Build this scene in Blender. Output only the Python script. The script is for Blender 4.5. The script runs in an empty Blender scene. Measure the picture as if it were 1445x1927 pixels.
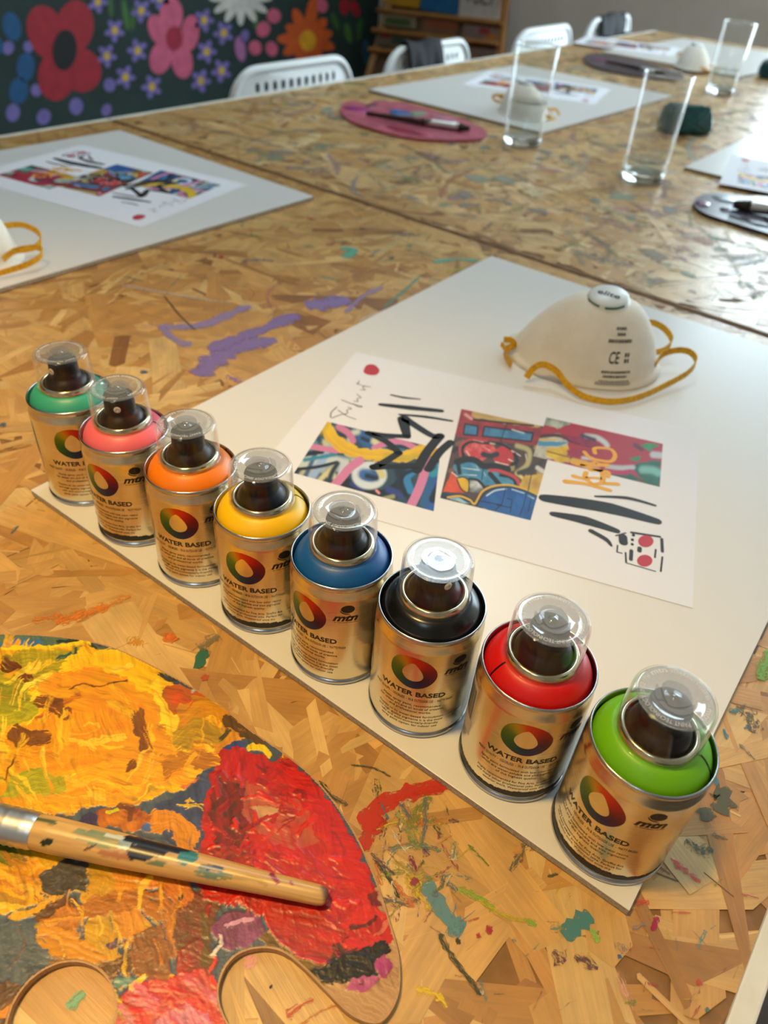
import bpy, bmesh, math, random
import numpy as np
from mathutils import Matrix, Vector

random.seed(7)
rng = np.random.default_rng(11)
scene = bpy.context.scene
COL = scene.collection

# ------------------------------------------------------------------ camera
# world: floor z = 0, table top z = TZ, x along the row of cans, y away from the viewer
TZ = 0.74
F_PX = 1397.8
CAM = np.array([0.4019, -0.1783, 0.3217])          # relative to the table top
RB = np.array([[0.7947632758, 0.6033971683, 0.0652931291],
               [0.4272030568, -0.4797610146, -0.7663725707],
               [-0.4311019412, 0.6369781991, -0.6390695503]])
cam_data = bpy.data.cameras.new('camera')
cam = bpy.data.objects.new('camera', cam_data)
COL.objects.link(cam)
m = Matrix.Identity(4)
for i in range(3):
    m[i][0] = RB[0][i]; m[i][1] = -RB[1][i]; m[i][2] = -RB[2][i]
m.translation = Vector((CAM[0], CAM[1], CAM[2] + TZ))
cam.matrix_world = m
cam_data.sensor_fit = 'VERTICAL'
cam_data.sensor_height = 36.0
cam_data.sensor_width = 27.0
cam_data.lens = F_PX / 1927.0 * 36.0
cam_data.clip_start = 0.01
cam_data.dof.use_dof = True
cam_data.dof.focus_distance = 0.345
cam_data.dof.aperture_fstop = 9.5
scene.camera = cam

# ------------------------------------------------------------------ world, exposure, lights
world = bpy.data.worlds.new('sky')
scene.world = world
world.use_nodes = True
bg = world.node_tree.nodes['Background']
bg.inputs[0].default_value = (0.72, 0.90, 1.0, 1)
bg.inputs[1].default_value = 12.5
scene.view_settings.view_transform = 'Standard'
scene.view_settings.look = 'None'
scene.view_settings.gamma = 1.0
scene.view_settings.exposure = -0.2
scene.view_settings.use_curve_mapping = False
cy = scene.cycles
cy.use_denoising = True
cy.max_bounces = 8
cy.diffuse_bounces = 4
cy.glossy_bounces = 4
cy.transmission_bounces = 8
cy.transparent_max_bounces = 24
cy.caustics_reflective = False
cy.caustics_refractive = False
cy.sample_clamp_indirect = 6.0

WIN = (-0.60, 2.0, -0.66, 1.55)      # window opening in the back wall: x0, x1, z0, z1 above the table
ROOM = (-2.95, 2.4, -2.6, 4.25, 1.95)

def light(name, kind, loc, energy, color, size=0.1, rot=None, shape=None, sy=None):
    d = bpy.data.lights.new(name, kind)
    d.energy = energy; d.color = color
    if kind == 'AREA':
        d.size = size
        if shape: d.shape = shape
        if sy: d.size_y = sy
    else:
        d.shadow_soft_size = size
    o = bpy.data.objects.new(name, d); COL.objects.link(o)
    o.location = (loc[0], loc[1], loc[2] + TZ)
    if rot: o.rotation_euler = rot
    return o
LED = 12.0                            # ceiling panel brightness
LAMPS = [(.08, -.26, 1.25)]           # warm pendant, above the table
LAMP_W, BULB = 66.0, 60.0
# portal: tells the renderer where the sky enters the room
portal = light('window_portal', 'AREA', ((WIN[0]+WIN[1])/2, 4.36, (WIN[2]+WIN[3])/2), 1.0, (1, 1, 1),
               WIN[1]-WIN[0], (-math.pi/2, 0, 0), 'RECTANGLE', WIN[3]-WIN[2])
portal.data.cycles.is_portal = True

# ------------------------------------------------------------------ helpers
def S(r, g, b):
    f = lambda c: (c/255/12.92) if c <= 10 else ((c/255+0.055)/1.055)**2.4
    return (f(r), f(g), f(b))

def ray(px, py):
    return RB.T @ np.array([(px-722.5)/F_PX, (py-963.5)/F_PX, 1.0])
def spot(px, py, z=0.0):            # point of the plane z (above the table) under a photo position
    d = ray(px, py); p = CAM + d*((z-CAM[2])/d[2]); return np.array([p[0], p[1], z+TZ])
def spot_x(px, py, X):
    d = ray(px, py); p = CAM + d*((X-CAM[0])/d[0]); return np.array([p[0], p[1], p[2]+TZ])
def spot_y(px, py, Y):
    d = ray(px, py); p = CAM + d*((Y-CAM[1])/d[1]); return np.array([p[0], p[1], p[2]+TZ])
def to_px(P):
    q = (P - CAM) @ RB.T
    return 722.5+F_PX*q[..., 0]/q[..., 2], 963.5+F_PX*q[..., 1]/q[..., 2]

def mat(name, color, rough=0.5, metal=0.0, spec=0.5, **kw):
    mm = bpy.data.materials.new(name); mm.use_nodes = True
    b = mm.node_tree.nodes['Principled BSDF']
    b.inputs['Base Color'].default_value = (*color, 1)
    b.inputs['Roughness'].default_value = rough
    b.inputs['Metallic'].default_value = metal
    b.inputs['Specular IOR Level'].default_value = spec
    for k, v in kw.items():
        b.inputs[k].default_value = v
    return mm
def N(mm, t, **kw):
    n = mm.node_tree.nodes.new(t)
    for k, v in kw.items(): setattr(n, k, v)
    return n
def L(mm, a, b): mm.node_tree.links.new(a, b)
def BS(mm): return mm.node_tree.nodes['Principled BSDF']

def noisy(name, c1, c2, scale=40, rough=0.5, bump=0.0, bscale=None, detail=4, stretch=None, **kw):
    """two-tone noise material in object space"""
    mm = mat(name, c1, rough, **kw)
    tc = N(mm, 'ShaderNodeTexCoord'); mp = N(mm, 'ShaderNodeMapping')
    L(mm, tc.outputs['Object'], mp.inputs['Vector'])
    if stretch: mp.inputs['Scale'].default_value = stretch
    nz = N(mm, 'ShaderNodeTexNoise'); nz.inputs['Scale'].default_value = scale; nz.inputs['Detail'].default_value = detail
    L(mm, mp.outputs[0], nz.inputs['Vector'])
    mx = N(mm, 'ShaderNodeMix', data_type='RGBA')
    mx.inputs[6].default_value = (*c1, 1); mx.inputs[7].default_value = (*c2, 1)
    rp = N(mm, 'ShaderNodeMapRange'); rp.inputs[1].default_value = .35; rp.inputs[2].default_value = .65
    L(mm, nz.outputs['Fac'], rp.inputs[0]); L(mm, rp.outputs[0], mx.inputs[0])
    L(mm, mx.outputs[2], BS(mm).inputs['Base Color'])
    if bump:
        bp = N(mm, 'ShaderNodeBump'); bp.inputs['Strength'].default_value = bump; bp.inputs['Distance'].default_value = 0.002
        n2 = N(mm, 'ShaderNodeTexNoise'); n2.inputs['Scale'].default_value = bscale or scale*3
        L(mm, mp.outputs[0], n2.inputs['Vector'])
        L(mm, n2.outputs['Fac'], bp.inputs['Height']); L(mm, bp.outputs[0], BS(mm).inputs['Normal'])
    return mm

def mk(name, verts, faces, mt, parent=None, smooth=False, uvs=None, cols=None, loc=None):
    me = bpy.data.meshes.new(name)
    me.from_pydata([tuple(map(float, v)) for v in verts], [], [tuple(map(int, f)) for f in faces])
    if smooth: me.polygons.foreach_set('use_smooth', np.ones(len(me.polygons), bool))
    if uvs is not None:                       # per vertex
        ul = me.uv_layers.new(name='UVMap')
        idx = np.zeros(len(me.loops), int); me.loops.foreach_get('vertex_index', idx)
        ul.data.foreach_set('uv', np.asarray(uvs, float)[idx].ravel())
    if cols is not None:
        ca = me.color_attributes.new('Col', 'FLOAT_COLOR', 'POINT')
        cols = np.asarray(cols, float); c4 = np.ones((len(verts), 4)); c4[:, :cols.shape[1]] = cols
        ca.data.foreach_set('color', c4.ravel())
    if mt is not None: me.materials.append(mt)
    me.update()
    return link(name, me, parent, loc)
def link(name, me, parent=None, loc=None):
    o = bpy.data.objects.new(name, me); COL.objects.link(o)
    if parent is not None: o.parent = parent
    if loc is not None: o.location = loc
    return o
def empty(name, loc=(0, 0, 0), rz=0.0):
    o = bpy.data.objects.new(name, None); COL.objects.link(o)
    o.location = loc; o.rotation_euler = (0, 0, rz); o.empty_display_size = 0.05
    return o
def tag(o, label, cat, group=None):
    o['label'] = label; o['category'] = cat
    if group: o['group'] = group
    return o
def struct(o):
    o['kind'] = 'structure'; return o
def stuff(o):
    o['kind'] = 'stuff'; return o
def copy_tree(o, parent=None):
    c = o.copy(); COL.objects.link(c)
    c.parent = parent
    for ch in list(o.children):
        copy_tree(ch, c)
    return c

def lathe(prof, n=64, cap0=False, cap1=False):
    v = []; f = []
    a = np.linspace(0, 2*math.pi, n, endpoint=False)
    for r, z in prof:
        for t in a: v.append((r*math.cos(t), r*math.sin(t), z))
    k = len(prof)
    for i in range(k-1):
        for j in range(n):
            f.append((i*n+j, i*n+(j+1) % n, (i+1)*n+(j+1) % n, (i+1)*n+j))
    if cap0: f.append(tuple(range(n-1, -1, -1)))
    if cap1: f.append(tuple((k-1)*n+j for j in range(n)))
    return v, f
def boxv(x0, x1, y0, y1, z0, z1):
    v = [(x0, y0, z0), (x1, y0, z0), (x1, y1, z0), (x0, y1, z0), (x0, y0, z1), (x1, y0, z1), (x1, y1, z1), (x0, y1, z1)]
    f = [(0, 3, 2, 1), (4, 5, 6, 7), (0, 1, 5, 4), (1, 2, 6, 5), (2, 3, 7, 6), (3, 0, 4, 7)]
    return v, f
def join(*vf):
    V = []; Fc = []
    for v, f in vf:
        b = len(V); V += list(v); Fc += [tuple(i+b for i in q) for q in f]
    return V, Fc
def rbox(x0, x1, y0, y1, z0, z1, b):
    """box with bevelled edges"""
    bm = bmesh.new()
    v, f = boxv(x0, x1, y0, y1, z0, z1)
    vs = [bm.verts.new(p) for p in v]
    for q in f: bm.faces.new([vs[i] for i in q])
    bmesh.ops.bevel(bm, geom=bm.edges[:], offset=b, segments=2, affect='EDGES', profile=.5)
    bm.verts.index_update()
    V = [tuple(p.co) for p in bm.verts]; Fc = [tuple(p.index for p in q.verts) for q in bm.faces]
    bm.free(); return V, Fc
def catmull(P, n=8, closed=False):
    P = np.asarray(P, float); K = len(P); out = []
    segs = K if closed else K-1
    for i in range(segs):
        if closed: p0, p1, p2, p3 = P[(i-1) % K], P[i], P[(i+1) % K], P[(i+2) % K]
        else: p0, p1, p2, p3 = P[max(i-1, 0)], P[i], P[i+1], P[min(i+2, K-1)]
        for t in np.linspace(0, 1, n, endpoint=False):
            out.append(0.5*((2*p1)+(-p0+p2)*t+(2*p0-5*p1+4*p2-p3)*t*t+(-p0+3*p1-3*p2+p3)*t**3))
    if not closed: out.append(P[-1])
    return np.array(out)
def tube(path, rad, n=12, closed=False, caps=True):
    path = np.asarray(path, float); K = len(path)
    rad = np.broadcast_to(rad, (K,)) if np.ndim(rad) < 2 else rad
    v = []; f = []
    up = np.array([0, 0, 1.0])
    for i in range(K):
        a = path[(i-1) % K] if (closed or i > 0) else path[i]
        b = path[(i+1) % K] if (closed or i < K-1) else path[i]
        d = b-a; d /= np.linalg.norm(d)+1e-12
        s = np.cross(d, up)
        if np.linalg.norm(s) < 1e-3: s = np.cross(d, (0, 1.0, 0))
        s /= np.linalg.norm(s); u = np.cross(s, d)
        for j in range(n):
            t = 2*math.pi*j/n
            v.append(path[i]+rad[i]*(math.cos(t)*s+math.sin(t)*u))
    for i in range(K if closed else K-1):
        for j in range(n):
            a, b = i*n, ((i+1) % K)*n
            f.append((a+j, a+(j+1) % n, b+(j+1) % n, b+j))
    if caps and not closed:
        f.append(tuple(range(n-1, -1, -1))); f.append(tuple((K-1)*n+j for j in range(n)))
    return v, f
def ribbon(path, width, thick, side):
    """flat band along a path; side = width direction (K,3)"""
    path = np.asarray(path, float); K = len(path); v = []; f = []
    side = np.asarray(side, float)
    if side.ndim == 1: side = np.broadcast_to(side, (K, 3))
    for i in range(K):
        d = path[min(i+1, K-1)]-path[max(i-1, 0)]; d /= np.linalg.norm(d)+1e-12
        s = side[i]-d*(side[i]@d); s /= np.linalg.norm(s)+1e-12; u = np.cross(s, d)
        for a, b in ((-1, -1), (1, -1), (1, 1), (-1, 1)):
            v.append(path[i]+s*a*width/2+u*b*thick/2)
    for i in range(K-1):
        for j in range(4): f.append((i*4+j, i*4+(j+1) % 4, i*4+4+(j+1) % 4, i*4+4+j))
    f.append((3, 2, 1, 0)); b = (K-1)*4; f.append((b, b+1, b+2, b+3))
    return v, f
def prism(outline, z0, z1, holes=()):
    bm = bmesh.new()
    loops = [list(outline)]+[list(h) for h in holes]
    edges = []
    for lp in loops:
        vs = [bm.verts.new((p[0], p[1], z1)) for p in lp]
        for i in range(len(vs)): edges.append(bm.edges.new((vs[i], vs[(i+1) % len(vs)])))
    bmesh.ops.triangle_fill(bm, use_beauty=True, use_dissolve=False, edges=edges)
    bm.normal_update()
    for q in bm.faces:
        if q.normal.z < 0: q.normal_flip()
    bm.verts.index_update()
    V = [tuple(p.co) for p in bm.verts]; T = [tuple(p.index for p in q.verts) for q in bm.faces]
    n = len(V)
    Fc = list(T)
    V += [(x, y, z0) for x, y, z in V]
    Fc += [tuple(n+i for i in reversed(q)) for q in T]
    b = 0
    for lp in loops:
        k = len(lp)
        for i in range(k):
            a, c = b+i, b+(i+1) % k
            Fc.append((a, c, c+n, a+n))
        b += k
    bm.free(); return V, Fc

_dg = None
_txt = {}
def text2d(s, size=1.0, bold=0.0, shear=0.0, res=3, align='CENTER', width=None):
    """outline lettering as flat verts/faces; width = fitted overall width"""
    key = (s, size, bold, shear, res, align, width)
    if key in _txt: return _txt[key]
    cu = bpy.data.curves.new('lettering', 'FONT'); cu.body = s; cu.size = size; cu.offset = bold; cu.shear = shear
    cu.resolution_u = res; cu.align_x = align; cu.fill_mode = 'FRONT'
    o = bpy.data.objects.new('lettering', cu); COL.objects.link(o)
    dg = bpy.context.evaluated_depsgraph_get()
    me = bpy.data.meshes.new_from_object(o.evaluated_get(dg))
    V = np.array([v.co[:2] for v in me.vertices]).reshape(-1, 2); Fc = [tuple(p.vertices) for p in me.polygons]
    bpy.data.objects.remove(o); bpy.data.curves.remove(cu); bpy.data.meshes.remove(me)
    if width is not None and len(V):
        w = V[:, 0].max()-V[:, 0].min(); c = (V[:, 0].max()+V[:, 0].min())/2
        V[:, 0] = (V[:, 0]-c)*(width/w)
        if align == 'LEFT': V[:, 0] -= V[:, 0].min()
    _txt[key] = (V, Fc); return V, Fc

# value noise --------------------------------------------------------
_T = rng.random((8, 256, 256))
def vn(x, y, s=0):
    x = np.asarray(x, float); y = np.asarray(y, float); t = _T[s % 8]; x = x+s*17.3; y = y+s*31.7
    xi = np.floor(x).astype(int); yi = np.floor(y).astype(int); fx = x-xi; fy = y-yi
    fx = fx*fx*(3-2*fx); fy = fy*fy*(3-2*fy); a = xi & 255; b = (xi+1) & 255; c = yi & 255; d = (yi+1) & 255
    return (t[a, c]*(1-fx)+t[b, c]*fx)*(1-fy)+(t[a, d]*(1-fx)+t[b, d]*fx)*fy
def fbm(x, y, s=0, o=3):
    r = 0; a = .5; n = 0
    for i in range(o):
        r = r+a*vn(x*2**i, y*2**i, s+i); n += a; a *= .5
    return r/n

class Painter:
    """layers of paint laid on a grid: colour + relief per grid point"""
    def __init__(s, X, Y, base):
        s.X, s.Y = X, Y                                  # drawing coordinates of each point
        s.C = np.ones(X.shape+(3,))*np.array(base); s.H = np.zeros(X.shape)
    def _box(s, x0, x1, y0, y1):
        return np.nonzero((s.X >= x0) & (s.X <= x1) & (s.Y >= y0) & (s.Y <= y1))
    def _put(s, ix, cov, col, h):
        s.C[ix] = s.C[ix]*(1-cov[:, None])+col*cov[:, None]
        if h is not None: s.H[ix] = s.H[ix]*(1-.6*cov)+h*cov
    def stroke(s, pts, w, c1, c2=None, dry=.25, a=1.0, h=.25, seed=0, soft=0.0, bris=1.0, smooth=True):
        P = catmull(pts, 6) if smooth and len(pts) > 2 else np.asarray(pts, float)
        pad = w*.75+2
        ix = s._box(P[:, 0].min()-pad, P[:, 0].max()+pad, P[:, 1].min()-pad, P[:, 1].max()+pad)
        if len(ix[0]) == 0: return
        x, y = s.X[ix], s.Y[ix]
        best = np.full(x.shape, 1e9); off = np.zeros(x.shape); tt = np.zeros(x.shape); acc = 0
        for i in range(len(P)-1):
            d = P[i+1]-P[i]; l = np.hypot(*d)+1e-9; d = d/l
            u = (x-P[i, 0])*d[0]+(y-P[i, 1])*d[1]; uc = np.clip(u, 0, l)
            o = (x-P[i, 0])*d[1]-(y-P[i, 1])*d[0]
            dd = np.hypot(x-P[i, 0]-uc*d[0], y-P[i, 1]-uc*d[1])
            m_ = dd < best
            best[m_] = dd[m_]; off[m_] = o[m_]; tt[m_] = acc+u[m_]; acc += l
        hw = w/2
        if soft:
            cov = np.clip((hw+soft/2-best)/soft, 0, 1); cov = cov*cov*(3-2*cov)
            cov = cov*a; col = np.array(c1)
            if c2 is not None:
                k = fbm(x/14, y/14, seed)[:, None]; col = np.array(c1)*(1-k)+np.array(c2)*k
            s._put(ix, cov, col, None); return
        br = vn(off/(1.3*bris)+seed*9, tt/(45*bris), seed)*.6+vn(off/(3.5*bris), tt/(28*bris)+3, seed+1)*.4
        rag = (vn(off/2.2, tt/6+seed, seed+2)-.5)*w*.16+(vn(tt/13, seed*3.1+0*tt, seed+3)-.5)*w*.22
        ins = np.clip((hw+rag-best)/1.2, 0, 1)
        L_ = acc; ed = np.clip(np.minimum(tt, L_-tt)/(w*.5+3)+.6, 0, 1)
        cov = ins*np.clip((br-dry*(1.35-.6*ed)*.72)*7+.15, 0, 1)*a
        k = np.clip((vn(off/(2.0*bris), tt/(60*bris)+seed, seed+4)*.6+fbm(x/22, y/22, seed+1)*.6-.1), 0, 1)[:, None]
        col = np.array(c1) if c2 is None else np.array(c1)*(1-k)+np.array(c2)*k
        edge = np.exp(-((hw+rag-best)/1.8)**2)
        s._put(ix, cov, col, h*(.35+.7*br+.5*edge))
    def blob(s, poly, c1, c2=None, warp=6, a=1.0, h=.3, seed=0, tex=16, soft=1.5, streak=None):
        P = np.asarray(poly, float)
        pad = warp*1.5+2
        ix = s._box(P[:, 0].min()-pad, P[:, 0].max()+pad, P[:, 1].min()-pad, P[:, 1].max()+pad)
        if len(ix[0]) == 0: return
        x0, y0 = s.X[ix], s.Y[ix]
        x = x0+(fbm(x0/11, y0/11, seed)-.5)*2*warp+(vn(x0/3, y0/3, seed)-.5)*warp*.4
        y = y0+(fbm(x0/11+9, y0/11, seed+2)-.5)*2*warp+(vn(x0/3, y0/3+7, seed)-.5)*warp*.4
        inside = np.zeros(x.shape, bool); dist = np.full(x.shape, 1e9); K = len(P)
        for i in range(K):
            ax, ay = P[i]; bx, by = P[(i+1) % K]
            c = ((ay > y) != (by > y))
            with np.errstate(divide='ignore', invalid='ignore'):
                xi = (bx-ax)*(y-ay)/((by-ay) if by != ay else 1e-9)+ax
            inside ^= c & (x < xi)
            dx, dy = bx-ax, by-ay; t = np.clip(((x-ax)*dx+(y-ay)*dy)/(dx*dx+dy*dy+1e-9), 0, 1)
            dist = np.minimum(dist, np.hypot(x-ax-t*dx, y-ay-t*dy))
        sd = np.where(inside, dist, -dist)
        cov = np.clip(sd/soft+.5, 0, 1)*a
        if streak is not None:
            ca, sa = math.cos(streak), math.sin(streak)
            u, v = x0*ca+y0*sa, -x0*sa+y0*ca
            k = vn(v/1.6, u/50, seed+3)*.55+fbm(v/7, u/40, seed+1)*.45
        else: k = fbm(x0/tex, y0/tex, seed+3, 4)
        k = np.clip((k-.28)*2.2, 0, 1)[:, None]
        col = np.array(c1) if c2 is None else np.array(c1)*(1-k)+np.array(c2)*k
        hh = h*(.5+.9*fbm(x0/9, y0/9, seed+5, 4)+.55*np.exp(-(sd/2.5)**2)+(.5*k[:, 0] if streak is not None else 0))
        s._put(ix, cov, col, hh)
# ------------------------------------------------------------------ materials
M = {}
M['plaster'] = noisy('plaster', S(220, 207, 193), S(214, 201, 187), 6, .85, .05, 120)
M['mural'] = noisy('mural_ground', S(26, 42, 40), S(34, 54, 50), 3, .75, .1, 90)
M['ceil'] = mat('ceiling_paint', S(214, 210, 204), .9)
M['floor'] = noisy('floor_boards', S(70, 50, 34), S(88, 64, 44), 5, .5, stretch=(1, 8, 1))
M['white'] = mat('white_lacquer', S(232, 232, 230), .35)
M['trim'] = noisy('table_edging', S(226, 222, 212), S(214, 208, 196), 30, .45)
M['osb_core'] = noisy('osb_core', S(150, 108, 62), S(120, 84, 46), 60, .7)
M['pine'] = noisy('pine', S(186, 132, 74), S(160, 108, 58), 14, .55, stretch=(1, 1, .15))
M['board'] = mat('white_board', S(226, 222, 218), .28, spec=.45)
M['board_edge'] = noisy('board_edge', S(186, 176, 162), S(150, 140, 126), 700, .8)

def clear(name, haze=0.06, tint=(1, 1, 1), ior=1.45, rough=0.03, hcol=(.9, .92, .95), boost=1.0):
    """thin clear plastic or glass: see-through with a Fresnel shine and a trace of haze"""
    mm = bpy.data.materials.new(name); mm.use_nodes = True
    nt = mm.node_tree; nt.nodes.clear()
    out = N(mm, 'ShaderNodeOutputMaterial'); tr = N(mm, 'ShaderNodeBsdfTransparent'); gl = N(mm, 'ShaderNodeBsdfGlossy')
    df = N(mm, 'ShaderNodeBsdfDiffuse'); lw = N(mm, 'ShaderNodeLayerWeight'); pw = N(mm, 'ShaderNodeMath', operation='POWER'); fr = N(mm, 'ShaderNodeMath', operation='MULTIPLY_ADD'); m1 = N(mm, 'ShaderNodeMixShader'); m2 = N(mm, 'ShaderNodeMixShader')
    tr.inputs[0].default_value = (*tint, 1); gl.inputs['Roughness'].default_value = rough; gl.inputs['Color'].default_value = (1, 1, 1, 1)
    df.inputs[0].default_value = (*hcol, 1); f0 = ((ior-1)/(ior+1))**2; lw.inputs[0].default_value = .5; pw.inputs[1].default_value = 5.0; fr.inputs[1].default_value = 1-f0; fr.inputs[2].default_value = f0; L(mm, lw.outputs['Facing'], pw.inputs[0]); L(mm, pw.outputs[0], fr.inputs[0])
    m1.inputs[0].default_value = haze
    L(mm, tr.outputs[0], m1.inputs[1]); L(mm, df.outputs[0], m1.inputs[2])
    L(mm, m1.outputs[0], m2.inputs[1]); L(mm, gl.outputs[0], m2.inputs[2])
    if boost != 1.0:
        mu = N(mm, 'ShaderNodeMath', operation='MULTIPLY'); mu.inputs[1].default_value = boost; mu.use_clamp = True
        L(mm, fr.outputs[0], mu.inputs[0]); L(mm, mu.outputs[0], m2.inputs[0])
    else: L(mm, fr.outputs[0], m2.inputs[0])
    L(mm, m2.outputs[0], out.inputs[0])
    return mm
M['pane'] = clear('window_glass', 0.0, ior=1.4)
M['glass'] = clear('tumbler_glass', 0.015, (.985, .992, .99), 1.5, .02)

# wood strands: colour per strand, grain along the strand
mm = M['strand'] = mat('osb_strand', (.5, .35, .2), .42, spec=.6, **{'Coat Weight': .3, 'Coat Roughness': .22})
at = N(mm, 'ShaderNodeAttribute', attribute_name='Col')
uv = N(mm, 'ShaderNodeUVMap'); mp = N(mm, 'ShaderNodeMapping'); mp.inputs['Scale'].default_value = (26, 520, 1)
L(mm, uv.outputs[0], mp.inputs[0])
nz = N(mm, 'ShaderNodeTexNoise'); nz.inputs['Scale'].default_value = 1.0; nz.inputs['Detail'].default_value = 5; nz.inputs['Roughness'].default_value = .65
L(mm, mp.outputs[0], nz.inputs['Vector'])
mp2 = N(mm, 'ShaderNodeMapping'); mp2.inputs['Scale'].default_value = (30, 55, 1); L(mm, uv.outputs[0], mp2.inputs[0])
nz2 = N(mm, 'ShaderNodeTexNoise'); nz2.inputs['Scale'].default_value = 1.0; nz2.inputs['Detail'].default_value = 4; L(mm, mp2.outputs[0], nz2.inputs['Vector'])
r1 = N(mm, 'ShaderNodeMapRange'); r1.inputs[1].default_value = .3; r1.inputs[2].default_value = .7; r1.inputs[3].default_value = .86; r1.inputs[4].default_value = 1.1
L(mm, nz.outputs['Fac'], r1.inputs[0])
r2 = N(mm, 'ShaderNodeMapRange'); r2.inputs[1].default_value = .3; r2.inputs[2].default_value = .72; r2.inputs[3].default_value = .78; r2.inputs[4].default_value = 1.16
L(mm, nz2.outputs['Fac'], r2.inputs[0])
mu = N(mm, 'ShaderNodeMath', operation='MULTIPLY'); L(mm, r1.outputs[0], mu.inputs[0]); L(mm, r2.outputs[0], mu.inputs[1])
vm = N(mm, 'ShaderNodeVectorMath', operation='SCALE'); L(mm, at.outputs['Color'], vm.inputs[0]); L(mm, mu.outputs[0], vm.inputs['Scale'])
L(mm, vm.outputs[0], BS(mm).inputs['Base Color'])
bp = N(mm, 'ShaderNodeBump'); bp.inputs['Strength'].default_value = .5; bp.inputs['Distance'].default_value = .0006
L(mm, mu.outputs[0], bp.inputs['Height']); L(mm, bp.outputs[0], BS(mm).inputs['Normal'])
rr = N(mm, 'ShaderNodeMapRange'); rr.inputs[1].default_value = .6; rr.inputs[2].default_value = 1.3; rr.inputs[3].default_value = .48; rr.inputs[4].default_value = .26
L(mm, mu.outputs[0], rr.inputs[0]); L(mm, rr.outputs[0], BS(mm).inputs['Roughness'])

# dried brush marks: colour + dryness per mark, ragged see-through bristle gaps
mm = M['mark'] = mat('dried_paint', (.5, .5, .5), .5)
at = N(mm, 'ShaderNodeAttribute', attribute_name='Col'); L(mm, at.outputs['Color'], BS(mm).inputs['Base Color'])
uv = N(mm, 'ShaderNodeUVMap'); mp = N(mm, 'ShaderNodeMapping'); mp.inputs['Scale'].default_value = (330, 5, 1)
L(mm, uv.outputs[0], mp.inputs[0])
nz = N(mm, 'ShaderNodeTexNoise'); nz.inputs['Scale'].default_value = 1.0; nz.inputs['Detail'].default_value = 6; nz.inputs['Roughness'].default_value = .7
L(mm, mp.outputs[0], nz.inputs['Vector'])
sx = N(mm, 'ShaderNodeSeparateXYZ'); L(mm, uv.outputs[0], sx.inputs[0])
pp = N(mm, 'ShaderNodeMath', operation='PINGPONG'); pp.inputs[1].default_value = .5; L(mm, sx.outputs[1], pp.inputs[0])
e1 = N(mm, 'ShaderNodeMath', operation='MULTIPLY_ADD'); e1.inputs[1].default_value = .8; nc = N(mm, 'ShaderNodeMapRange'); nc.clamp = False; nc.inputs[1].default_value = .3; nc.inputs[2].default_value = .7; nc.inputs[3].default_value = -.12; nc.inputs[4].default_value = .92; L(mm, nz.outputs['Fac'], nc.inputs[0]); L(mm, pp.outputs[0], e1.inputs[0]); L(mm, nc.outputs[0], e1.inputs[2])
d1 = N(mm, 'ShaderNodeMath', operation='SUBTRACT'); L(mm, e1.outputs[0], d1.inputs[0]); L(mm, at.outputs['Alpha'], d1.inputs[1])
ar = N(mm, 'ShaderNodeMapRange'); ar.inputs[1].default_value = -.05; ar.inputs[2].default_value = .22; ar.inputs[4].default_value = .9; L(mm, d1.outputs[0], ar.inputs[0])
L(mm, ar.outputs[0], BS(mm).inputs['Alpha'])

# ------------------------------------------------------------------ room
x0, x1, y0, y1, zc = ROOM
zf = -TZ
def wbox(name, a, mt):
    v, f = boxv(a[0], a[1], a[2], a[3], a[4]+TZ, a[5]+TZ); return struct(mk(name, v, f, mt))
wbox('floor', (x0-.1, x1+.1, y0-.1, y1+.1, zf-.1, zf), M['floor'])
wbox('ceiling', (x0-.1, x1+.1, y0-.1, y1+.1, zc, zc+.1), M['ceil'])
wall_left = wbox('wall_left', (x0-.1, x0, y0, y1, zf, zc), M['mural'])
wbox('wall_right', (x1, x1+.1, y0, y1, zf, zc), M['plaster'])
wbox('wall_front', (x0, x1, y0-.1, y0, zf, zc), M['plaster'])
w = WIN
v, f = join(boxv(x0, w[0], y1, y1+.1, 0, zc+TZ), boxv(w[1], x1, y1, y1+.1, 0, zc+TZ),
            boxv(w[0], w[1], y1, y1+.1, 0, w[2]+TZ), boxv(w[0], w[1], y1, y1+.1, w[3]+TZ, zc+TZ))
struct(mk('wall_back', v, f, M['plaster']))
win = struct(empty('window_1', ((w[0]+w[1])/2, y1+.05, w[2]+TZ)))
hw, hh = (w[1]-w[0])/2, w[3]-w[2]
for nm, b in (('frame_jamb', (-hw, -hw+.045, -.06, .04, 0, hh)), ('frame_jamb', (hw-.045, hw, -.06, .04, 0, hh)),
              ('frame_rail', (-hw+.045, hw-.045, -.06, .04, 0, .05)), ('frame_rail', (-hw+.045, hw-.045, -.06, .04, hh-.05, hh)),
              ('mullion', (-.025, .025, -.06, .04, .05, hh-.05))):
    v, f = rbox(*b, .004); mk(nm, v, f, M['white'], win)
for a, b in ((-hw+.045, -.025), (.025, hw-.045)):
    v, f = boxv(a, b, -.012, -.008, .05, hh-.05); mk('pane', v, f, M['pane'], win)

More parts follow.
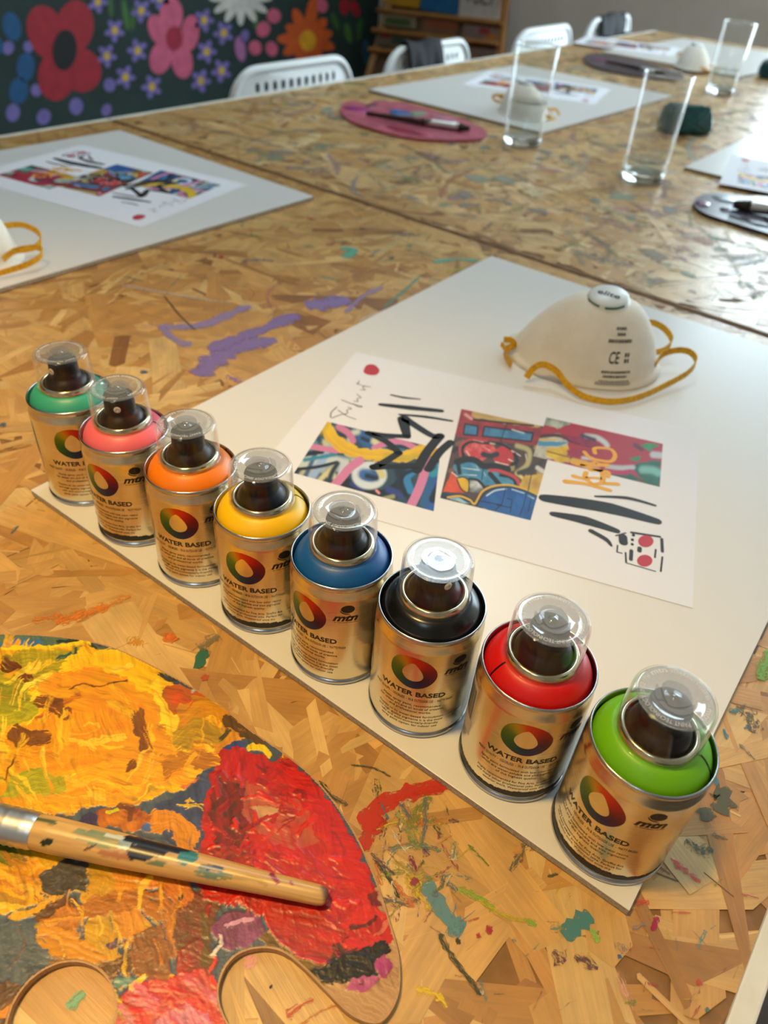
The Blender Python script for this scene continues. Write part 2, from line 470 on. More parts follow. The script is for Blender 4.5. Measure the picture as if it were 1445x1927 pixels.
# mural flowers, painted flat on the left wall
WX = x0
flat_m = {}
def flat(c, rough=.7):
    if c not in flat_m: flat_m[c] = noisy('paint_%d_%d_%d' % c, S(*c), tuple(.8*k for k in S(*c)), 25, rough)
    return flat_m[c]
def wall_ellipse(cx, cy, rx, ry, rot=0, n=20, off=.001, pw=2.0):
    pts = []
    for t in np.linspace(0, 2*math.pi, n, endpoint=False):
        a, b = math.cos(t), math.sin(t)
        a = math.copysign(abs(a)**(2/pw), a)*rx; b = math.copysign(abs(b)**(2/pw), b)*ry
        c, s_ = math.cos(rot), math.sin(rot)
        p = spot_x(cx+a*c-b*s_, cy+a*s_+b*c, WX); p[0] += off; pts.append(tuple(p))
    return pts, [tuple(range(n))]
def flower(name, shapes):
    e = empty(name, (0, 0, 0)); e.parent = wall_left
    for k, (nm, col, cx, cy, rx, ry, rot) in enumerate(shapes):
        v, f = wall_ellipse(cx, cy, rx, ry, rot, off=.0012+.0006*k); mk(nm, v, f, flat(col), e)
    return e
RED = (168, 30, 46); PNK = (214, 96, 128); PUR = (124, 108, 176); YEL = (214, 176, 60); ORG = (216, 92, 30)
flower('painted_poppy', [('petal', RED, 88, 62, 36, 54, -.35), ('petal', RED, 140, 50, 36, 50, .1), ('petal', RED, 106, 142, 36, 48, .1),
                         ('petal', RED, 152, 132, 38, 42, -.3), ('flower_heart', (14, 14, 20), 121, 94, 23, 39, .08)])
flower('painted_pink_flower', [('petal', PNK, 322, 28, 22, 34, 0), ('petal', PNK, 297, 56, 18, 30, -.35), ('petal', PNK, 357, 62, 17, 34, .1),
                               ('petal', PNK, 302, 108, 21, 32, .25), ('petal', PNK, 342, 116, 20, 32, -.1), ('flower_heart', (170, 34, 60), 327, 72, 16, 23, 0)])
sh = []
for a, l in zip(np.linspace(0, 2*math.pi, 11, endpoint=False)+.3, (52, 40, 46, 40, 50, 54, 46, 60, 80, 50, 46)):
    sh.append(('petal', ORG, 577+math.cos(a)*l*.55, 74+math.sin(a)*l*.55, l*.5, 11, a))
flower('painted_orange_flower', sh+[('flower_heart', (236, 168, 30), 577, 76, 16, 20, 0)])
sh = []
for a in np.linspace(.1, math.pi-.1, 7):
    sh.append(('petal', (216, 212, 204), 452+math.cos(a)*34, -8+math.sin(a)*30, 26, 8, a))
flower('painted_daisy', sh)
for px, py in ((215, 57), (200, 105), (258, 95), (235, 145), (285, 163), (265, 20), (383, 38), (420, 62), (388, 97), (416, 133), (377, 152), (183, 3), (300, -4)):
    sh = []; r0 = random.random()
    for a in np.linspace(0, 2*math.pi, 5, endpoint=False)+r0:
        sh.append(('petal', PUR, px+math.cos(a)*9, py+math.sin(a)*12, 11, 6, a))
    flower('painted_violet', sh+[('flower_heart', YEL, px, py, 6, 8, 0)])
for px, py, c, rx, ry in [(15, 90, PUR, 11, 13), (53, 88, PUR, 9, 11), (68, 170, PUR, 10, 12), (24, 212, PUR, 13, 17), (82, 220, PUR, 13, 15), (143, 200, PUR, 13, 16),
                          (206, 160, PUR, 11, 13), (200, 207, PUR, 9, 12), (515, 30, PNK, 13, 14), (495, 55, PNK, 13, 15), (480, 90, PNK, 12, 14), (511, 92, PNK, 11, 14),
                          (605, 10, PNK, 11, 14), (452, 92, (176, 110, 160), 10, 24), (460, 68, PUR, 8, 12), (22, 50, (24, 84, 132), 17, 28), (48, 126, (24, 84, 132), 17, 27), (35, 171, (24, 84, 132), 18, 25),
                          (-2, 86, (24, 84, 132), 8, 16), (648, 12, (170, 26, 40), 9, 16), (668, 16, (170, 26, 40), 8, 16), (630, 40, (60, 96, 40), 6, 18), (655, 62, (70, 110, 46), 7, 20), (676, 55, (60, 96, 40), 6, 22),
                          (208, 12, (58, 100, 46), 5, 22), (236, 28, (62, 108, 48), 6, 30), (250, 34, (58, 100, 46), 5, 24), (480, 30, (58, 100, 46), 6, 26), (690, 100, (40, 90, 110), 8, 26)]:
    v, f = wall_ellipse(px, py, rx, ry, random.uniform(-.4, .4)); mk('painted_dab', v, f, flat(c), wall_left)

# ------------------------------------------------------------------ tables
A_T = -0.0226
EX = np.array([math.cos(A_T), math.sin(A_T)]); EY = np.array([-EX[1], EX[0]])
T_O = np.array([0.0, 0.637])
def tloc(p):                    # world xy -> table xy
    d = np.asarray(p)[..., :2]-T_O
    return np.stack([d @ EX, d @ EY], -1)
TX0, TX1 = -.781, .481
def strands(x0, x1, y0, y1, n, fine):
    tint = np.array([.87, .75, .51]) if fine else np.array([1, .95, .84])  # far strands coloured paler, standing in for glare on that table
    V = []; Fc = []; U = []; Cc = []
    pal = np.array([S(222, 186, 134), S(210, 170, 116), S(198, 154, 98), S(218, 182, 130), S(178, 134, 82), S(232, 204, 158), S(204, 160, 106), S(150, 106, 62)])
    wts = np.array([.2, .2, .18, .14, .08, .09, .09, .02])
    k = 0
    for i in range(n):
        cx = rng.uniform(x0, x1); cy = rng.uniform(y0, y1)
        l = rng.uniform(.045, .14); w_ = min(rng.lognormal(math.log(.016), .55), .05)
        if rng.random() < .18: l *= .45; w_ *= .45
        sliver = rng.random() < .22
        if sliver: l *= .4; w_ = rng.uniform(.0004, .0014)
        a = rng.normal(1.2, .9) if rng.random() < .6 else rng.uniform(0, math.pi)
        e = rng.normal(0, .18, 4)*w_*1.3; j = rng.uniform(.75, 1.1, 6)
        q = np.array([(-l/2+e[0], -w_/2*j[0]), (rng.uniform(-.3, .3)*l, -w_/2*j[1]), (l/2+e[1], -w_/2*j[2]),
                      (l/2+e[2]+rng.normal(0, .2)*w_, 0), (l/2+e[2], w_/2*j[3]), (rng.uniform(-.3, .3)*l, w_/2*j[4]),
                      (-l/2+e[3], w_/2*j[5]), (-l/2+e[3]+rng.normal(0, .2)*w_, 0)])
        c, s_ = math.cos(a), math.sin(a)
        P = np.stack([cx+q[:, 0]*c-q[:, 1]*s_, cy+q[:, 0]*s_+q[:, 1]*c], 1)
        P[:, 0] = np.clip(P[:, 0], x0, x1); P[:, 1] = np.clip(P[:, 1], y0, y1)
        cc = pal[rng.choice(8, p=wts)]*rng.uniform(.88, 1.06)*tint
        tl = rng.normal(0, .0022, 2)
        z = -.0001-rng.uniform(0, .0008)*(1-i/n*.6)+q[:, 0]*tl[0]*.7+q[:, 1]*tl[1]*4
        z = np.clip(z, -.0011, .0)
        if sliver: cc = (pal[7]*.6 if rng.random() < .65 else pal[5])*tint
        b = len(V); V += [(P[t, 0], P[t, 1], z[t]) for t in range(8)]; Fc.append(tuple(range(b, b+8)))
        o = rng.uniform(0, 40, 2); U += [(q[t, 0]+o[0], q[t, 1]+o[1]) for t in range(8)]
        Cc += [cc]*8
    return V, Fc, U, Cc
MARKS = []
def mark_path(P, w_, col, dry, wob=.12, z=None):
    """ragged brush mark along world path P (K,2), width w_ metres -> verts, faces, uvs, cols"""
    P = np.asarray(P, float); K = len(P); V = []; U = []; u = rng.uniform(0, 50); Fc = []
    z = z if z is not None else rng.uniform(.0001, .0004)
    vo = 2.0*rng.integers(0, 30)
    for i in range(K):
        d = P[min(i+1, K-1)]-P[max(i-1, 0)]; d = d/(np.linalg.norm(d)+1e-9); nn = np.array([-d[1], d[0]])
        ww = w_*(1+rng.normal(0, wob*1.8))*(.45 if i in (0, K-1) else 1)
        if i: u += np.linalg.norm(P[i]-P[i-1])
        for s_ in (-1, 0, 1):
            p = P[i]+nn*s_*ww/2; V.append((p[0], p[1], z)); U.append((u, vo+.5+.5*s_))
    for i in range(K-1):
        for s_ in (0, 1):
            a = i*3+s_; Fc.append((a, a+1, a+4, a+3))
    return V, Fc, U, [(*col, dry)]*len(V)
def mark_blob(c, rx, ry, rot, col, dry, n=14, jit=.18):
    z = rng.uniform(.0001, .0004); vo = 2.0*rng.integers(0, 30); u0 = rng.uniform(0, 50)
    V = [(c[0], c[1], z)]; U = [(u0, vo+.5)]
    for k in range(n):
        t = 2*math.pi*k/n; r = 1+rng.normal(0, jit)
        a, b = rx*r*math.cos(t), ry*r*math.sin(t)
        V.append((c[0]+a*math.cos(rot)-b*math.sin(rot), c[1]+a*math.sin(rot)+b*math.cos(rot), z)); U.append((u0+.02*math.cos(t), vo+.02))
    Fc = [(0, 1+k, 1+(k+1) % n) for k in range(n)]
    return V, Fc, U, [(*col, dry)]*len(V)
def joinm(L_):
    V = []; Fc = []; U = []; Cc = []
    for v, f, u, c in L_:
        b = len(V); V += v; Fc += [tuple(i+b for i in q) for q in f]; U += u; Cc += c
    return V, Fc, U, Cc
PAINTS = [S(*c) for c in ((70, 140, 130), (60, 110, 140), (84, 112, 70), (160, 60, 60), (132, 100, 150), (90, 100, 120), (210, 200, 190), (180, 150, 60), (60, 66, 70), (170, 110, 120), (110, 150, 150))]
def table(name, y0, y1, n, nmarks, label, near):
    t = empty(name, (T_O[0], T_O[1], TZ), A_T); tag(t, label, 'table')
    v, f = boxv(TX0, TX1, y0, y1, -.022, -.0011); mk('table_top', v, f, M['osb_core'], t)
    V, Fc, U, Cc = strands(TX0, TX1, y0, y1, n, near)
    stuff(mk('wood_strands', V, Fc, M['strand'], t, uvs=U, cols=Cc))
    e = .0095
    for k, b in enumerate(((TX0-e, TX0, y0-e, y1+e), (TX1, TX1+e, y0-e, y1+e), (TX0, TX1, y0-e*.5, y0), (TX0, TX1, y1, y1+e*.5))):
        v, f = rbox(*b, -.024, .0006 if k < 2 else -.0006, .0012); mk('edging', v, f, M['trim' if k < 2 else 'osb_core'], t)
    for x in (TX0+.06, TX1-.06):
        for y in (y0+.08, y1-(.07 if near else .2)):
            v, f = rbox(x-.025, x+.025, y-.025, y+.025, -TZ, -.022, .004); mk('leg', v, f, M['white'], t)
    L_ = []
    for i in range(nmarks):
        c = np.array([rng.uniform(TX0+.03, TX1-.03), rng.uniform(y0+.03, y1-.03)])
        if near and -.9 < c[1] < -.45 and c[0] > -.25: continue
        col = np.array(PAINTS[rng.integers(len(PAINTS))])*rng.uniform(.7, 1.2); r = rng.random()
        if not near: col = col*.6+np.array(S(196, 164, 116))*.4
        if r < .55:
            a = rng.uniform(0, math.pi); l = rng.lognormal(math.log(.035 if near else .06), .6); k = 6
            s_ = np.linspace(-.5, .5, k)[:, None]; d = np.array([math.cos(a), math.sin(a)])
            P = c+s_*l*d+np.stack([-d[1]*s_[:, 0]**2, d[0]*s_[:, 0]**2], 1)*l*rng.normal(0, .5)
            P[:, 0] = np.clip(P[:, 0], TX0+.015, TX1-.015); P[:, 1] = np.clip(P[:, 1], y0+.015, y1-.015)
            L_.append(mark_path(P, min(.03, rng.lognormal(math.log(.007 if near else .014), .5)), col, rng.uniform(.5, .8)+(0 if near else .06)))
        else:
            s0 = rng.lognormal(math.log(.004), .55)
            L_.append(mark_blob(c, min(s0*(1.4 if near else 2.6), .03), min(s0*(1 if near else 1.8), .02), rng.uniform(0, 3), col, rng.uniform(.2, .75)))
    V, Fc, U, Cc = joinm(L_)
    stuff(mk('paint_splatter', V, Fc, M['mark'], t, uvs=U, cols=Cc))
    return t
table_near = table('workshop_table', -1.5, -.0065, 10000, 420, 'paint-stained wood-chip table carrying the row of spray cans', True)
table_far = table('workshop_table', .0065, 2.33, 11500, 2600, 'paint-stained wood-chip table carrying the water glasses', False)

def pxmark(pts, w_px, rgb, dry=.35, blob=None, tb=None):
    P = np.array([spot(*p, 0) for p in pts]); tb = tb or (table_near)
    q = tloc(P)
    dep = float(np.mean((P-np.array([0, 0, TZ])-CAM) @ RB[2])); w_ = w_px*dep/F_PX
    if len(pts) == 1:
        bx, by, rot = blob
        # an ellipse of bx x by pixels: foreshortening undone along the line of sight
        r = mark_blob(q[0], bx*dep/F_PX, by*dep/F_PX*1.35, rot, S(*rgb), dry)
    else:
        Q = catmull(q, 5) if len(q) > 2 else np.array([q[0]+(q[1]-q[0])*t for t in np.linspace(0, 1, 6)])
        r = mark_path(Q, w_, S(*rgb), dry)
    MARKS.append(mk('paint_mark', r[0], r[1], M['mark'], tb, uvs=r[2], cols=r[3]))
for a in [
    ([(655, 562), (610, 572), (575, 575)], 46, (132, 112, 168), .3), ([(560, 592), (500, 618), (440, 640), (395, 660)], 38, (126, 106, 164), .32),
    ([(520, 640), (460, 650), (410, 672), (375, 708)], 46, (128, 108, 166), .3), ([(470, 575), (430, 592), (380, 612), (300, 616)], 28, (140, 122, 166), .34),
    ([(300, 612), (330, 640), (360, 650)], 22, (140, 122, 166), .4), ([(720, 540), (680, 560), (650, 590)], 16, (150, 132, 172), .45),
    ([(308, 556), (335, 590), (368, 622)], 4, (70, 52, 40), .3), ([(455, 492), (490, 489), (515, 492)], 12, (104, 112, 128), .5),
    ([(640, 468), (665, 470), (650, 485)], 22, (92, 168, 142), .3), ([(815, 494), (860, 488), (900, 492)], 13, (96, 176, 150), .3), ([(600, 520), (640, 528)], 8, (92, 160, 140), .55),
    ([(720, 580), (760, 548), (790, 520)], 8, (100, 160, 140), .5), ([(840, 512), (880, 503)], 12, (190, 180, 70), .5), ([(760, 470), (800, 478), (830, 490)], 10, (110, 130, 90), .6),
    ([(735, 440), (790, 442)], 22, (92, 90, 92), .6), ([(230, 520), (270, 530)], 6, (90, 100, 90), .5),
    # the left foreground
    ([(105, 1172), (150, 1158), (205, 1140)], 26, (222, 128, 40), .5), ([(60, 1168), (110, 1160), (130, 1175)], 22, (216, 120, 40), .62), ([(205, 1140), (245, 1120)], 26, (220, 140, 50), .66),
    ([(376, 1222), (396, 1206), (412, 1196)], 30, (128, 116, 90), .55), ([(20, 1005), (34, 990)], 12, (70, 110, 130), .6),
    # right of the palette
    ([(688, 1565), (712, 1520), (770, 1492), (835, 1478)], 34, (192, 40, 24), .25), ([(680, 1600), (700, 1560), (716, 1536)], 36, (186, 44, 28), .32), ([(740, 1510), (800, 1488), (850, 1482)], 12, (200, 46, 24), .55),
    ([(770, 1560), (790, 1520), (812, 1500)], 30, (120, 130, 56), .6), ([(800, 1500), (800, 1550), (792, 1590)], 14, (96, 110, 120), .55), ([(790, 1600), (770, 1560), (745, 1530)], 26, (150, 150, 80), .64),
    ([(705, 1620), (730, 1650), (752, 1690)], 9, (44, 56, 40), .4), ([(730, 1600), (770, 1590), (830, 1600)], 20, (96, 130, 120), .6), ([(740, 1620), (780, 1650), (800, 1640)], 26, (176, 160, 70), .62),
    ([(760, 1650), (785, 1665), (782, 1690)], 20, (208, 172, 40), .5), ([(770, 1610), (785, 1640)], 16, (130, 40, 80), .55), ([(720, 1690), (760, 1700), (790, 1690)], 18, (110, 80, 90), .6),
    ([(800, 1660), (822, 1700), (850, 1735), (872, 1752)], 32, (92, 138, 150), .2), ([(850, 1740), (862, 1760)], 34, (96, 142, 152), .55), ([(862, 1672), (900, 1690), (930, 1712)], 16, (140, 176, 60), .52),
    ([(905, 1695), (940, 1720), (990, 1735)], 14, (200, 180, 50), .55), ([(985, 1730), (1010, 1742)], 18, (130, 180, 70), .52), ([(1060, 1762), (1085, 1740), (1112, 1722)], 36, (70, 132, 140), .25),
    ([(1035, 1750), (1060, 1745)], 20, (110, 150, 130), .6), ([(1110, 1750), (1128, 1772)], 24, (140, 190, 90), .52), ([(1040, 1790), (1062, 1812)], 34, (104, 70, 80), .6), ([(1080, 1800), (1125, 1822)], 30, (96, 64, 76), .58),
    ([(826, 1758), (850, 1800), (880, 1840), (905, 1872)], 12, (56, 60, 40), .42), ([(895, 1862), (910, 1870)], 16, (210, 200, 180), .5), ([(782, 1862), (820, 1872), (842, 1896)], 16, (226, 186, 40), .45),
    ([(1226, 1752), (1238, 1726)], 12, (160, 20, 70), .3), ([(1196, 1702), (1220, 1695)], 16, (206, 70, 50), .6), ([(1262, 1615), (1290, 1640), (1318, 1660)], 16, (206, 60, 60), .55), ([(1262, 1716), (1300, 1718)], 5, (196, 90, 70), .5),
    ([(1190, 1750), (1215, 1738)], 16, (150, 130, 130), .6), ([(1345, 1486), (1362, 1500), (1352, 1530)], 38, (84, 84, 58), .28), ([(1322, 1520), (1335, 1545)], 34, (86, 86, 62), .3),
    ([(1290, 1580), (1315, 1600), (1340, 1596)], 26, (80, 88, 66), .6), ([(1340, 1570), (1370, 1580)], 14, (96, 100, 76), .62), ([(1385, 1330), (1410, 1345), (1420, 1380)], 40, (96, 88, 70), .62), ([(1372, 1340), (1392, 1338)], 16, (70, 120, 130), .5),
    ([(1362, 1372), (1368, 1392)], 10, (60, 120, 140), .45), ([(1400, 1372), (1412, 1366)], 10, (60, 120, 150), .45), ([(1446, 1225), (1436, 1262), (1430, 1280)], 22, (112, 168, 60), .45), ([(1390, 1400), (1420, 1430)], 12, (90, 92, 80), .6),
    ([(960, 1640), (985, 1600), (1000, 1570)], 20, (100, 96, 80), .62), ([(1345, 1460), (1350, 1480)], 10, (50, 120, 150), .4), ([(880, 1590), (920, 1630)], 10, (90, 130, 60), .6), ([(1030, 1650), (1050, 1645)], 8, (60, 80, 50), .5),
    ([(520, 1470), (560, 1500), (600, 1490)], 8, (170, 170, 60), .6), ([(600, 1470), (625, 1500), (655, 1515)], 14, (60, 66, 60), .55), ([(660, 1440), (700, 1445), (735, 1462)], 6, (60, 60, 50), .55),
    ([(130, 1900), (145, 1880), (160, 1868)], 22, (120, 180, 140), .4), ([(540, 1915), (560, 1896), (590, 1880)], 14, (200, 80, 50), .58), ([(560, 1935), (600, 1905), (640, 1890)], 8, (200, 120, 60), .6),
]: pxmark(*a)
rs = random.Random(5)
for i in range(70):         # the crowded patch right of the palette
    x, y = rs.uniform(700, 860), rs.uniform(1490, 1720)
    if y < 1480+(x-700)*.25 or x < 690+max(0, y-1600)*.45: continue
    a = rs.uniform(0, 3.1); l = rs.uniform(6, 34)
    pxmark([(x-l*math.cos(a), y-l*math.sin(a)), (x, y+rs.uniform(-6, 6)), (x+l*math.cos(a), y+l*math.sin(a))], rs.uniform(5, 22), rs.choice(((120, 140, 60), (96, 140, 140), (206, 176, 60), (150, 60, 90), (80, 110, 130), (70, 84, 50), (200, 110, 60), (214, 200, 170), (90, 60, 100))), rs.uniform(.55, .8))
for i in range(60):
    x, y = rs.uniform(820, 1420), rs.uniform(1640, 1927); a = rs.uniform(0, 3.1); l = rs.uniform(3, 22)
    if 1180 < x < 1300 and y < 1700: continue
    pxmark([(x-l*math.cos(a), y-l*math.sin(a)), (x, y), (x+l*math.cos(a), y+l*math.sin(a))], rs.uniform(3, 12), rs.choice(((120, 140, 60), (96, 140, 140), (206, 176, 60), (180, 60, 60), (80, 84, 70), (150, 110, 90))), rs.uniform(.6, .82))
for c, b, rgb, d in [((380, 1238), (15, 16, .4), (40, 104, 84), .1), ((385, 1276), (8, 6, 0), (190, 80, 50), .2), ((320, 1200), (16, 8, .3), (224, 116, 40), .35), ((255, 1208), (20, 9, .3), (214, 150, 50), .5), ((470, 1809), (14, 9, .2), (226, 160, 150), .2),
                     ((510, 1857), (3, 3, 0), (30, 24, 20), .1), ((271, 700), (8, 4, .2), (60, 90, 120), .2), ((416, 484), (7, 5, 0), (176, 50, 50), .25), ((586, 412), (9, 4, .8), (176, 50, 50), .3), ((920, 1750), (8, 6, 0), (176, 40, 60), .3), ((900, 1762), (6, 4, 0), (176, 50, 70), .4),
                     ((862, 1772), (5, 4, 0), (50, 40, 30), .2), ((1165, 1800), (4, 4, 0), (40, 90, 150), .1), ((1172, 1785), (14, 8, .4), (130, 120, 130), .6), ((1175, 1865), (10, 22, .9), (214, 160, 130), .5), ((1330, 1900), (5, 4, 0), (80, 110, 110), .3), ((570, 1560), (4, 5, 0), (60, 110, 120), .3),
                     ((5, 800), (8, 6, 0), (70, 90, 110), .3), ((780, 1660), (8, 6, 0), (150, 40, 80), .3), ((1232, 1460), (5, 5, 0), (60, 120, 150), .3), ((1315, 1850), (6, 5, 0), (190, 70, 60), .4)]:
    pxmark([c], 0, rgb, d, b)
# ------------------------------------------------------------------ spray cans
MM = .001
M['tin'] = mat('brushed_tin', S(222, 210, 182), .27, 1.0)
nzm = M['tin']
tc = N(nzm, 'ShaderNodeTexCoord'); mp = N(nzm, 'ShaderNodeMapping'); mp.inputs['Scale'].default_value = (40, 40, 4000)
L(nzm, tc.outputs['Object'], mp.inputs[0]); nz = N(nzm, 'ShaderNodeTexNoise'); nz.inputs['Scale'].default_value = 1; nz.inputs['Detail'].default_value = 2; L(nzm, mp.outputs[0], nz.inputs['Vector'])
rp = N(nzm, 'ShaderNodeMapRange'); rp.inputs[3].default_value = .24; rp.inputs[4].default_value = .29; L(nzm, nz.outputs['Fac'], rp.inputs[0]); L(nzm, rp.outputs[0], BS(nzm).inputs['Roughness'])
M['steel'] = mat('bare_steel', S(190, 190, 192), .22, 1.0)
M['dark_steel'] = mat('dark_steel', S(120, 118, 116), .3, 1.0)
M['brass_cup'] = mat('valve_cup_metal', S(214, 202, 170), .2, 1.0)
M['ink'] = mat('black_ink', S(22, 20, 20), .45, .1)
M['ink_soft'] = mat('grey_ink', S(40, 32, 26), .5, .0)
M['band_ink'] = noisy('charcoal_band_ink', S(40, 33, 26), S(26, 22, 18), 900, .6)
M['sticker'] = mat('back_sticker', S(186, 180, 170), .45)
M['nozzle'] = mat('black_plastic', S(10, 10, 12), .38, 0, .3)
M['insert'] = mat('nozzle_insert_plastic', S(226, 214, 200), .4)
M['cap'] = clear('clear_cap_plastic', .002, (.985, .985, .985), 1.32, .05)
M['cap_top'] = clear('clear_cap_top', .15, (.88, .89, .91), 1.75, .05, (.5, .52, .55), 1.0)
M['emboss'] = clear('embossed_plastic', .5, (.8, .8, .8), 1.3, .4, (.85, .87, .9))
mm = M['rainbow'] = mat('rainbow_ink', (.5, .5, .5), .33, .55)
at = N(mm, 'ShaderNodeAttribute', attribute_name='Col'); L(mm, at.outputs['Color'], BS(mm).inputs['Base Color'])

RC = 25.4
def wrap(pts, r=RC+.07, a0=0.0):
    """label millimetres (u along the girth, z up) -> on the can, a0 degrees"""
    out = []
    for u, z in pts:
        t = math.radians(a0)+u/RC
        out.append((r*math.cos(t)*MM, r*math.sin(t)*MM, z*MM))
    return out
def txt_on_can(lines, a0=0.0, r=RC+.07):
    V = []; Fc = []
    for s, size, z, wd, bold, shear, u0 in lines:
        v, f = text2d(s, size, bold, shear, 2 if size < 3 else 4, 'CENTER', wd)
        b = len(V); V += wrap([(x+u0, y+z) for x, y in v], r, a0); Fc += [tuple(i+b for i in q) for q in f]
    return V, Fc
body_prof = [(25.05, 3.7), (25.3, 4.1), (25.4, 4.8), (25.4, 20), (25.4, 40), (25.4, 60.6), (25.38, 61.4), (25.2, 62.2), (24.7, 63.8), (24.25, 65.3), (24.0, 66.4)]
rim_prof = [(24.0, 66.4), (24.1, 66.8), (24.6, 67.3), (24.95, 68.1), (25.02, 68.9), (24.9, 69.6), (24.55, 70.05), (24.2, 70.05), (23.95, 69.7), (23.85, 69.0), (23.85, 62.0), (10, 61.8)]
base_prof = [(10, 1.5), (22.5, 1.2), (24.0, .2), (24.9, 0), (25.6, .25), (25.9, 1.0), (25.9, 1.8), (25.6, 2.5), (25.1, 2.8), (24.75, 3.1), (24.8, 3.5), (25.05, 3.7)]
dome_prof = [(23.7, 63.0), (23.6, 65.4), (23.2, 67.2), (22.3, 69.4), (20.9, 71.6), (19.4, 73.2), (18.0, 74.4), (16.9, 74.95), (13, 75.0)]
cup_prof = [(15.75, 75.0), (15.75, 76.2), (15.5, 77.3), (14.9, 78.2), (14.1, 78.5), (13.3, 78.1), (12.9, 77.0), (12.7, 75.6), (8, 75.4)]
noz_prof = [(12.3, 75.6), (12.3, 77.6), (12.0, 78.8), (11.3, 80.2), (10.2, 81.4), (9.2, 82.1), (8.7, 82.8), (8.5, 84.4), (8.35, 89.0), (8.25, 91.4), (7.9, 92.6), (6.9, 93.2), (4.6, 93.0), (0.01, 92.8)]
cap_prof = [(16.75, 75.0), (16.8, 76.0), (16.6, 76.4), (16.55, 78), (16.2, 86), (15.85, 94.0), (15.75, 95.5), (15.4, 96.5), (14.9, 96.95), (14.2, 97.05)]
cap_in = [(14.2, 96.2), (14.8, 96.0), (15.1, 95.2), (15.25, 94), (15.6, 86), (15.95, 78), (16.1, 75.3), (16.75, 75.0)]
sc = lambda p: [(r*MM, z*MM) for r, z in p]
def meshof(name, vf, mt, smooth=True, cols=None):
    o = mk(name, vf[0], vf[1], mt, smooth=smooth, cols=cols); me = o.data; bpy.data.objects.remove(o); return me
ME = {}
ME['body'] = meshof('can_body', lathe(sc(body_prof), 96), M['tin'])
ME['rim'] = meshof('rim', lathe(sc(rim_prof), 96), M['steel'])
ME['base_ring'] = meshof('base_ring', lathe(sc(base_prof), 96), M['steel'])
ME['valve_cup'] = meshof('valve_cup', lathe(sc(cup_prof), 64), M['brass_cup'])
ME['nozzle'] = meshof('nozzle', lathe(sc(noz_prof), 48), M['nozzle'])
ME['cap'] = meshof('cap', lathe(sc(cap_prof+cap_in), 72), M['cap'])
v, f = lathe(sc([(14.2, 96.2), (14.2, 97.05), (14.0, 97.12), (9.8, 97.05), (9.3, 96.7), (2.2, 96.75), (1.9, 97.0), (1.0, 97.5), (.01, 97.65)]), 64)
v2, f2 = lathe(sc([(14.2, 96.2), (.01, 96.2)]), 64); f2 = [tuple(reversed(q)) for q in f2]
ME['cap_top'] = meshof('cap_top', join((v, f), (v2, f2)), M['cap_top'])
# nozzle insert: a small disc set into the side of the spray head
v, f = lathe([(1.9*MM, 0), (1.9*MM, .5*MM), (1.5*MM, .8*MM), (.5*MM, .8*MM), (.4*MM, .4*MM), (.0001*MM, .4*MM)], 20)
v = [(8.2*MM+z, y, 87.4*MM+x) for x, y, z in v]
ME['nozzle_insert'] = meshof('nozzle_insert', (v, f), M['insert'])
# drop emblem
d_out = catmull([(-11.1, 46.7), (-10.6, 52.0), (-8.0, 56.5), (-3.4, 58.6), (2.0, 58.6), (7.2, 56.0), (10.7, 51), (10.8, 45.9), (7.9, 41.0), (3.2, 38.1), (-1.7, 37.8), (-6.4, 39.9), (-9.7, 42.9)], 7, True)
d_in = catmull([(-5.2, 47.2), (-4.5, 50.4), (-2.3, 53.6), (-.3, 55.0), (1.6, 53.6), (4.0, 49.9), (4.9, 46.5), (3.6, 43.9), (.8, 42.7), (-2.3, 43.1), (-4.3, 44.9)], 9, True)
cen = np.array([-.2, 48.0]); NA = 90
def ring_at(P, t):
    a = np.arctan2(P[:, 1]-cen[1], P[:, 0]-cen[0]); o = np.argsort(a)
    r = np.hypot(P[:, 0]-cen[0], P[:, 1]-cen[1]); return np.interp(t, np.concatenate([a[o]-2*math.pi, a[o], a[o]+2*math.pi]), np.tile(r[o], 3))
stops = [(-180, (66, 104, 30)), (-140, (36, 84, 52)), (-100, (22, 58, 92)), (-60, (40, 36, 84)), (-20, (74, 22, 56)), (20, (128, 26, 34)), (60, (188, 36, 22)), (95, (206, 64, 22)), (118, (196, 140, 26)), (135, (150, 146, 30)), (155, (96, 120, 30)), (180, (66, 104, 30))]
V = []; Cc = []; Fc = []
for k in range(NA):
    t = -math.pi+2*math.pi*k/NA; ro, ri = ring_at(d_out, t), ring_at(d_in, t)
    col = [np.interp(math.degrees(t), [s[0] for s in stops], [S(*s[1])[c] for s in stops]) for c in range(3)]
    for q in range(4):
        r = ri+(ro-ri)*q/3; V += wrap([(cen[0]+r*math.cos(t), cen[1]+r*math.sin(t))]); Cc.append(col)
for k in range(NA):
    a, b = k*4, ((k+1) % NA)*4
    for q in range(3): Fc.append((a+q, a+q+1, b+q+1, b+q))
ME['drop_emblem'] = meshof('drop_emblem', (V, Fc), M['rainbow'], True, Cc)
ME['title_lettering'] = meshof('title_lettering', txt_on_can([('WATER BASED', 4.4, 32.2, 32.5, .13, 0, .4)]), M['ink'], False)
A_ = [('FINEST QUALITY  -  ODORLESS  -  IN & OUTDOOR USE  -  MATT FINISH', 2.5, 28.4, 41, .0, 0, .6),
      ('Spray paint formulated with low odor resins', 2.2, 24.6, 36, 0, 0, .6), ('which are water-soluble and also pigments', 2.2, 22.2, 35, 0, 0, .6), ('of the highest quality.', 2.2, 19.8, 19, 0, 0, .6),
      ('Highly recommended for Fine Arts, Graffiti Art', 2.2, 15.6, 37, 0, 0, .6), ('and many other professional jobs. Perfect for', 2.2, 13.2, 37, 0, 0, .6), ('exterior work. Waterproof once dry', 2.2, 10.8, 29, 0, 0, .6)]
